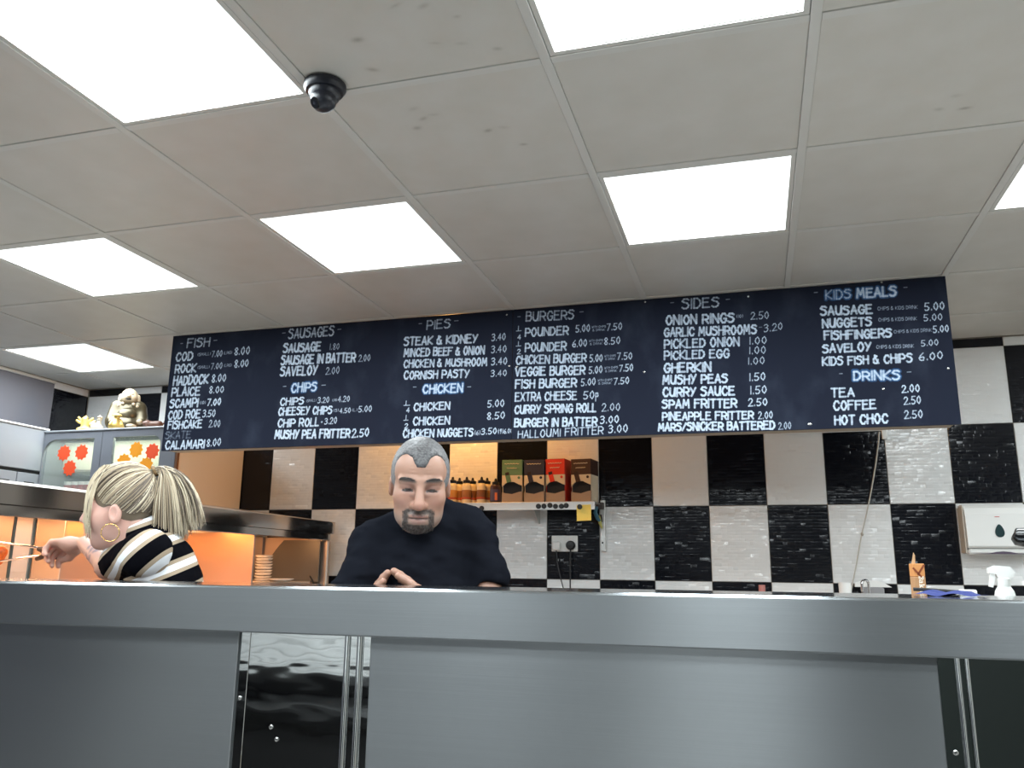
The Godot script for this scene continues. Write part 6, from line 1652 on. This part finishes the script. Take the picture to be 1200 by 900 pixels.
# ------------------------------------------------------------------ the woman
func build_woman() -> void:
	var turn := -1.10
	var headp := deep(141, 597, 2.42)
	var t := thing("person", "person with a blonde ponytail in a striped shirt, reaching into the range with tongs", "person", Vector3(headp.x, 0, headp.z), turn)
	var toloc := Transform3D(Basis(Vector3.UP, turn), Vector3(headp.x, 0, headp.z)).affine_inverse()
	var L := func(u: float, v: float, k: float) -> Vector3: return toloc * deep(u, v, k)
	var hy := headp.y
	var dy := 0.0
	var sl := Vector3(0.135, 1.262 + dy, -0.115); var sr := Vector3(-0.135, 1.262 + dy, -0.09)
	var el: Vector3 = L.call(128, 664, 2.47)
	var wl: Vector3 = L.call(99, 636, 2.60)
	var hand_at: Vector3 = L.call(74, 639, 2.66)
	var er := Vector3(-0.19, 1.05 + dy, 0.02); var wr := Vector3(-0.12, 1.06 + dy, 0.20)
	var skin := mb(true)
	var tone := func(_p: Vector3, _n: Vector3) -> Color: return Color(0.54, 0.315, 0.25)
	var ink := FastNoiseLite.new()
	ink.seed = 12; ink.frequency = 55.0
	var tattoo_at := wl.lerp(el, 0.45)
	var arm_tone := func(p: Vector3, _n: Vector3) -> Color:
		var d := p.distance_to(tattoo_at + Vector3(0.02, 0.0, -0.01))
		if d < 0.034 and ink.get_noise_3dv(p) > -0.12 + d * 6.0 - 0.1:
			return Color(0.20, 0.15, 0.18)
		return Color(0.54, 0.315, 0.25)
	var f := Field.new()
	f.egg(Vector3(0, 1.13 + dy, -0.14), Vector3(0.145, 0.18, 0.095), 0.05)
	f.egg(Vector3(0, 0.98, -0.16), Vector3(0.15, 0.16, 0.12), 0.06)
	f.egg(Vector3(0, 0.87, -0.17), Vector3(0.16, 0.12, 0.125), 0.05)
	f.cap(Vector3(-0.10, 1.265 + dy, -0.105), Vector3(0.10, 1.265 + dy, -0.115), 0.05, 0.05, 0.04)
	f.cap(Vector3(0, 1.29 + dy, -0.085), Vector3(0, hy - 0.03, -0.03), 0.050, 0.046, 0.03)
	f.cap(sl, el, 0.046, 0.037, 0.03)
	f.cap(el, wl, 0.036, 0.024, 0.02)
	f.cap(sr, er, 0.046, 0.037, 0.03)
	f.cap(er, wr, 0.036, 0.024, 0.02)
	for s: float in [-1, 1]:
		f.cap(Vector3(s * 0.085, 0.84, -0.17), Vector3(s * 0.09, 0.46, -0.13), 0.085, 0.058, 0.04)
		f.cap(Vector3(s * 0.09, 0.46, -0.13), Vector3(s * 0.09, 0.10, -0.15), 0.056, 0.036, 0.02)
		f.cap(Vector3(s * 0.09, 0.04, -0.17), Vector3(s * 0.095, 0.032, -0.03), 0.038, 0.03, 0.03)
	net(f, Vector3(-0.30, -0.01, -0.33), Vector3(0.30, 1.42 + dy, 0.34), 0.014, skin, Transform3D.IDENTITY, arm_tone)
	# head
	var hx := Transform3D(Basis(Vector3.RIGHT, 0.10) * Basis(Vector3.UP, 0.0), Vector3(0, hy, 0))
	var h := Field.new()
	h.egg(Vector3(0, 0.028, -0.012), Vector3(0.069, 0.084, 0.090), 0.02)
	h.egg(Vector3(0, -0.045, 0.024), Vector3(0.054, 0.062, 0.060), 0.035)
	h.egg(Vector3(0, -0.092, 0.054), Vector3(0.022, 0.018, 0.020), 0.03)
	for s: float in [-1, 1]:
		h.egg(Vector3(s * 0.038, -0.022, 0.050), Vector3(0.024, 0.028, 0.028), 0.026)
		h.egg(Vector3(s * 0.029, 0.008, 0.088), Vector3(0.018, 0.011, 0.014), 0.010, true)
		h.egg(Vector3(s * 0.029, 0.008, 0.066), Vector3(0.015, 0.0125, 0.0145), 0.004)
		h.egg(Vector3(s * 0.011, -0.030, 0.088), Vector3(0.008, 0.007, 0.010), 0.006)
		h.egg(Vector3(s * 0.0725, -0.018, -0.004), Vector3(0.0085, 0.029, 0.018), 0.007, false, Basis(Vector3.UP, s * 0.4))
		h.egg(Vector3(s * 0.081, -0.015, 0.0), Vector3(0.0055, 0.017, 0.0085), 0.005, true, Basis(Vector3.UP, s * 0.4))
	h.cap(Vector3(0, 0.020, 0.080), Vector3(0, -0.022, 0.101), 0.007, 0.0095, 0.010)
	h.egg(Vector3(0, -0.056, 0.082), Vector3(0.022, 0.0068, 0.010), 0.006)
	h.egg(Vector3(0, -0.069, 0.080), Vector3(0.019, 0.007, 0.010), 0.006)
	h.egg(Vector3(0, -0.0625, 0.092), Vector3(0.023, 0.0014, 0.010), 0.003, true)
	h.cap(Vector3(0, -0.07, -0.02), Vector3(0, -0.14, -0.05), 0.046, 0.048, 0.03)
	var face := func(p: Vector3, n: Vector3) -> Color:
		var c := Color(0.55, 0.32, 0.255)
		for s: float in [-1.0, 1.0]:
			c = c.lerp(Color(0.62, 0.29, 0.24), 0.4 * clampf(1.0 - Vector2(p.x - s * 0.04, p.y + 0.025).length() / 0.03, 0, 1))
		if n.z > 0.0 and p.z > 0.05:
			var bx := (absf(p.x) - 0.030) / 0.020; var byy := (p.y - 0.030) / 0.004
			c = c.lerp(Color(0.12, 0.08, 0.05), 0.8 * clampf(1.3 - bx * bx - byy * byy, 0.0, 1.0))
			if absf(p.x) < 0.022 and p.y < -0.052 and p.y > -0.075 and p.z > 0.07:
				c = Color(0.48, 0.18, 0.16)
		return c
	net(h, Vector3(-0.095, -0.145, -0.115), Vector3(0.095, 0.125, 0.12), 0.0034, skin, hx, face)
	# left hand closed on the tongs
	var yd: Vector3 = (hand_at - wl).normalized()
	var zd := (Vector3.DOWN - yd * Vector3.DOWN.dot(yd)).normalized()
	zd = zd.rotated(yd, 0.35)
	var xd := yd.cross(zd).normalized()
	var tocam: Vector3 = (toloc * CAM - hand_at).normalized()
	var side := -1.0 if xd.dot(tocam) > 0.0 else 1.0
	var hf := hand_field([0.85, 0.95, 1.0, 1.05], 0.9, side)
	net(hf, Vector3(-0.10, -0.15, -0.04), Vector3(0.10, 0.10, 0.10), 0.0034, skin, Transform3D(Basis(xd, yd, zd), hand_at + yd * 0.035), tone)
	put(t, "body", skin, M.skin)
	# striped shirt; the stripes run along its cloth
	var im := Image.create_empty(256, 4, false, Image.FORMAT_RGB8)
	for x in 256:
		var q := x / 256.0
		var c := Color(0.045, 0.047, 0.06)
		if q > 0.50 and q < 0.64 or q > 0.86: c = Color(0.62, 0.56, 0.48)
		elif q >= 0.64 and q <= 0.86: c = Color(0.86, 0.87, 0.88)
		for y in 4: im.set_pixel(x, y, c)
	M.stripes = mat(Color.WHITE, 0.9, 0.0, {"metallic_specular": 0.1, "albedo_texture": ImageTexture.create_from_image(im)})
	var fold := FastNoiseLite.new()
	fold.seed = 6; fold.frequency = 10.0; fold.fractal_octaves = 3
	var crease := func(p: Vector3) -> float: return 0.006 * fold.get_noise_3dv(p)
	var sh := Field.new()
	sh.grow = 0.010
	sh.egg(Vector3(0, 1.13 + dy, -0.14), Vector3(0.15, 0.18, 0.10), 0.05)
	sh.egg(Vector3(0, 0.98, -0.16), Vector3(0.155, 0.16, 0.125), 0.06)
	sh.cap(Vector3(-0.10, 1.265 + dy, -0.105), Vector3(0.10, 1.265 + dy, -0.115), 0.052, 0.052, 0.04)
	sh.cap(Vector3(0, 1.285 + dy, -0.09), Vector3(0, 1.315 + dy, -0.075), 0.055, 0.052, 0.03)
	sh.cap(sr, sr.lerp(er, 0.7), 0.05, 0.046, 0.03)
	sh.egg(Vector3(0, 1.375 + dy, -0.02), Vector3(0.06, 0.06, 0.062), 0.01, true)
	sh.egg(Vector3(0, 0.80, -0.15), Vector3(0.4, 0.09, 0.4), 0.01, true)
	var torso := mb()
	net(sh, Vector3(-0.27, 0.84, -0.30), Vector3(0.23, 1.40 + dy, 0.03), 0.008, torso, Transform3D.IDENTITY, null, func(p: Vector3) -> Vector2: return Vector2((p.y - dy + 0.42 * p.z + 0.10 * p.x) / 0.086 + 0.30, 0.5), crease)
	put(t, "shirt", torso, M.stripes)
	var sv := Field.new()
	sv.grow = 0.010
	sv.cap(sl + Vector3(-0.04, 0.0, 0.0), sl, 0.046, 0.049, 0.03)
	sv.cap(sl, sl.lerp(el, 0.95), 0.050, 0.046, 0.03)
	sv.egg(el + (wl - el) * 0.5, Vector3(0.04, 0.04, 0.04), 0.01, true)
	var slv := mb()
	net(sv, Vector3(-0.0, 1.05, -0.22), Vector3(0.30, 1.38 + dy, 0.22), 0.006, slv, Transform3D.IDENTITY, null, func(p: Vector3) -> Vector2: return Vector2((p.y - dy + 0.95 * p.z) / 0.112 + 0.12, 0.5), crease)
	put(t, "sleeve", slv, M.stripes)
	var tro := Field.new()
	tro.grow = 0.010
	tro.egg(Vector3(0, 0.87, -0.17), Vector3(0.165, 0.11, 0.13), 0.05)
	for s: float in [-1, 1]:
		tro.cap(Vector3(s * 0.085, 0.84, -0.17), Vector3(s * 0.09, 0.46, -0.13), 0.086, 0.060, 0.04)
		tro.cap(Vector3(s * 0.09, 0.46, -0.13), Vector3(s * 0.09, 0.12, -0.15), 0.058, 0.05, 0.02)
	var tm := mb()
	net(tro, Vector3(-0.22, 0.04, -0.34), Vector3(0.22, 1.02, 0.0), 0.02, tm)
	put(t, "trousers", tm, M.trouser)
	for s: float in [-1, 1]:
		put(t, "shoe", blob([[0, Vector3(s * 0.09, 0.048, -0.18), Vector3(s * 0.095, 0.04, -0.02), 0.047, 0.038]], 0.012, 0.02), M.black_soft)
	# hair: a cap drawn back to a band, single strands over it, and the tail
	var r := RandomNumberGenerator.new()
	r.seed = 99
	var tie := Vector3(0.0, 0.104, -0.090)
	var hc := Vector3(0, 0.034, -0.013); var hr := Vector3(0.0745, 0.100, 0.0965)
	var hair := mb(true)
	var cap := Field.new()
	cap.egg(hc, hr, 0.01)
	cap.egg(Vector3(0, -0.032, 0.11), Vector3(0.085, 0.102, 0.085), 0.012, true)
	for s: float in [-1, 1]:
		cap.egg(Vector3(s * 0.078, -0.036, 0.014), Vector3(0.035, 0.045, 0.026), 0.01, true)
	cap.egg(Vector3(0, -0.125, -0.01), Vector3(0.14, 0.075, 0.14), 0.012, true)
	net(cap, Vector3(-0.095, -0.08, -0.125), Vector3(0.095, 0.14, 0.11), 0.0045, hair, hx, func(_p: Vector3, _n: Vector3) -> Color: return Color(0.17, 0.13, 0.09))
	var shade := func() -> Color:
		var q := r.randf()
		if q < 0.28: return Color(0.11, 0.083, 0.06)
		if q < 0.6: return Color(0.30, 0.235, 0.155)
		return Color(0.47, 0.385, 0.265).lerp(Color(0.60, 0.53, 0.40), r.randf())
	# drawn-back strands over the skull
	for i in 700:
		var ang := r.randf_range(-3.1, 3.1)          # round the hairline, 0 at the forehead
		var lift := lerpf(0.62, -0.22, smoothstep(0.55, 1.2, absf(ang)))
		if absf(ang) > 1.25: lift = lerpf(-0.22, -0.6, smoothstep(1.25, 1.95, absf(ang)))
		if absf(ang) > 2.0: lift = r.randf_range(-0.62, -0.3)
		var d0 := Vector3(sin(ang), lift, cos(ang)).normalized()
		var d1 := ((tie - hc) / hr).normalized()
		var rad := r.randf_range(1.005, 1.04)
		hair.tint = shade.call()
		if absf(ang) > 1.5 and r.randf() < 0.5: hair.tint = Color(0.12, 0.092, 0.07)
		var path := []; var radii := []
		var j := r.randf_range(-0.08, 0.08)
		for k in 9:
			var q := k / 8.0
			var d := d0.slerp(d1, q * 0.97)
			d = d.rotated(Vector3.RIGHT, j * sin(q * PI))
			path.append(hx * (hc + d * hr * (rad + 0.015 * sin(q * PI))))
			radii.append(0.0019 * (0.5 + 0.8 * sin(0.2 + q * 2.6)))
		hair.tube(path, radii, 4, false)
	# curtain of hair falling before the ear
	for i in 90:
		hair.tint = shade.call() if r.randf() < 0.3 else Color(0.48, 0.40, 0.28)
		var q0 := Vector3(r.randf_range(0.0, 0.03), 0.126 + r.randf_range(-0.004, 0.006), r.randf_range(0.02, 0.05))
		var q1 := Vector3(0.070 + r.randf_range(-0.004, 0.012), 0.075, r.randf_range(0.050, 0.085))
		var q2 := Vector3(0.070 + r.randf_range(-0.004, 0.008), 0.0, r.randf_range(0.055, 0.088))
		var q3 := Vector3(0.058 + r.randf_range(-0.006, 0.008), r.randf_range(-0.085, -0.03), r.randf_range(0.062, 0.082))
		var path := []
		for k in 9:
			path.append(hx * q0.bezier_interpolate(q1, q2, q3, k / 8.0))
		hair.tube(path, [0.0012, 0.0017, 0.0018, 0.0018, 0.0017, 0.0015, 0.0013, 0.001, 0.0005], 4, false)
	# the tail
	for i in 620:
		hair.tint = shade.call()
		var a := r.randf_range(-0.044, 0.044); var e := sqrt(r.randf())
		var th := r.randf() * TAU
		var q0 := tie + Vector3(cos(th) * 0.010, sin(th) * 0.010, 0)
		var back := lerpf(-0.10, -0.232, r.randf())
		var low := lerpf(-0.135, -0.045, clampf((-back - 0.10) / 0.132, 0, 1)) + r.randf_range(-0.02, 0.015)
		var q1 := tie + Vector3(a * 0.5, 0.035 * r.randf_range(0.2, 1.0), -0.05)
		var q2 := Vector3(a * 1.3, tie.y - 0.03 + r.randf_range(-0.01, 0.02), back * 0.95 + 0.0)
		var q3 := Vector3(a * 1.25, low, back + r.randf_range(-0.008, 0.008))
		var path := []
		for k in 10:
			path.append(hx * q0.bezier_interpolate(q1, q2, q3, k / 9.0))
		hair.tube(path, [0.0012, 0.0018, 0.0022, 0.0024, 0.0024, 0.0023, 0.0021, 0.0017, 0.0012, 0.0004], 4, false)
	put(t, "hair", hair, M.hair)
	var band := mb()
	var bp := []
	for k in 17:
		var a := TAU * k / 16.0
		bp.append(hx * (tie + Vector3(cos(a) * 0.014, sin(a) * 0.012 + 0.003, -0.005 + 0.006 * sin(a))))
	band.tube(bp, 0.005, 8, false)
	put(t, "hair_band", band, mat(Color(0.50, 0.40, 0.27), 0.6))
	var ring := []
	for k in 25:
		var a := TAU * k / 24.0
		ring.append(hx * (Vector3(0.081, -0.070, 0.006) + Vector3(0.006 * cos(a), cos(a) * 0.024, sin(a) * 0.024)))
	put(t, "earring", mb().tube(ring, 0.0017, 6, false), M.gold_ring)
	# tongs and the battered piece they hold
	var toworld := Transform3D(Basis(Vector3.UP, turn), Vector3(headp.x, 0, headp.z))
	var grip := deep(58, 649, 2.70)
	var tip_a := deep(-14, 634, 2.80); var tip_b := deep(-16, 660, 2.80)
	var tg := thing("serving_tongs", "steel serving tongs with brown grips in the reaching hand", "tongs", grip)
	put(tg, "arm", mb().tube([deep(66, 648, 2.69) - grip, deep(40, 641, 2.73) - grip, tip_a - grip], [0.0045, 0.004, 0.0035], 8), M.chrome)
	put(tg, "arm", mb().tube([deep(64, 651, 2.69) - grip, deep(40, 652, 2.73) - grip, tip_b - grip], [0.0045, 0.004, 0.0035], 8), M.chrome)
	put(tg, "grip", mb().tube([deep(68, 646, 2.685) - grip, deep(52, 645, 2.71) - grip, deep(45, 643, 2.722) - grip], [0.009, 0.012, 0.007], 10), M.dark_wood)
	put(tg, "grip", mb().tube([deep(66, 653, 2.685) - grip, deep(52, 651, 2.71) - grip, deep(43, 655, 2.725) - grip], [0.008, 0.010, 0.007], 10), M.dark_wood)
	var fd := deep(-4, 650, 2.80)
	var lump := blob([[0, Vector3(-0.05, 0, 0), Vector3(0.015, 0.008, 0), 0.026, 0.022], [0, Vector3(-0.02, 0.02, 0.005), Vector3(0.01, -0.018, 0), 0.018, 0.016], [0, Vector3(0.0, -0.02, 0), Vector3(-0.03, -0.012, 0), 0.016, 0.014]], 0.005, 0.015)
	single("battered_piece", "golden battered piece held in the tongs over the range", "food", lump, M.orange_food, Transform3D(Basis.IDENTITY, fd))
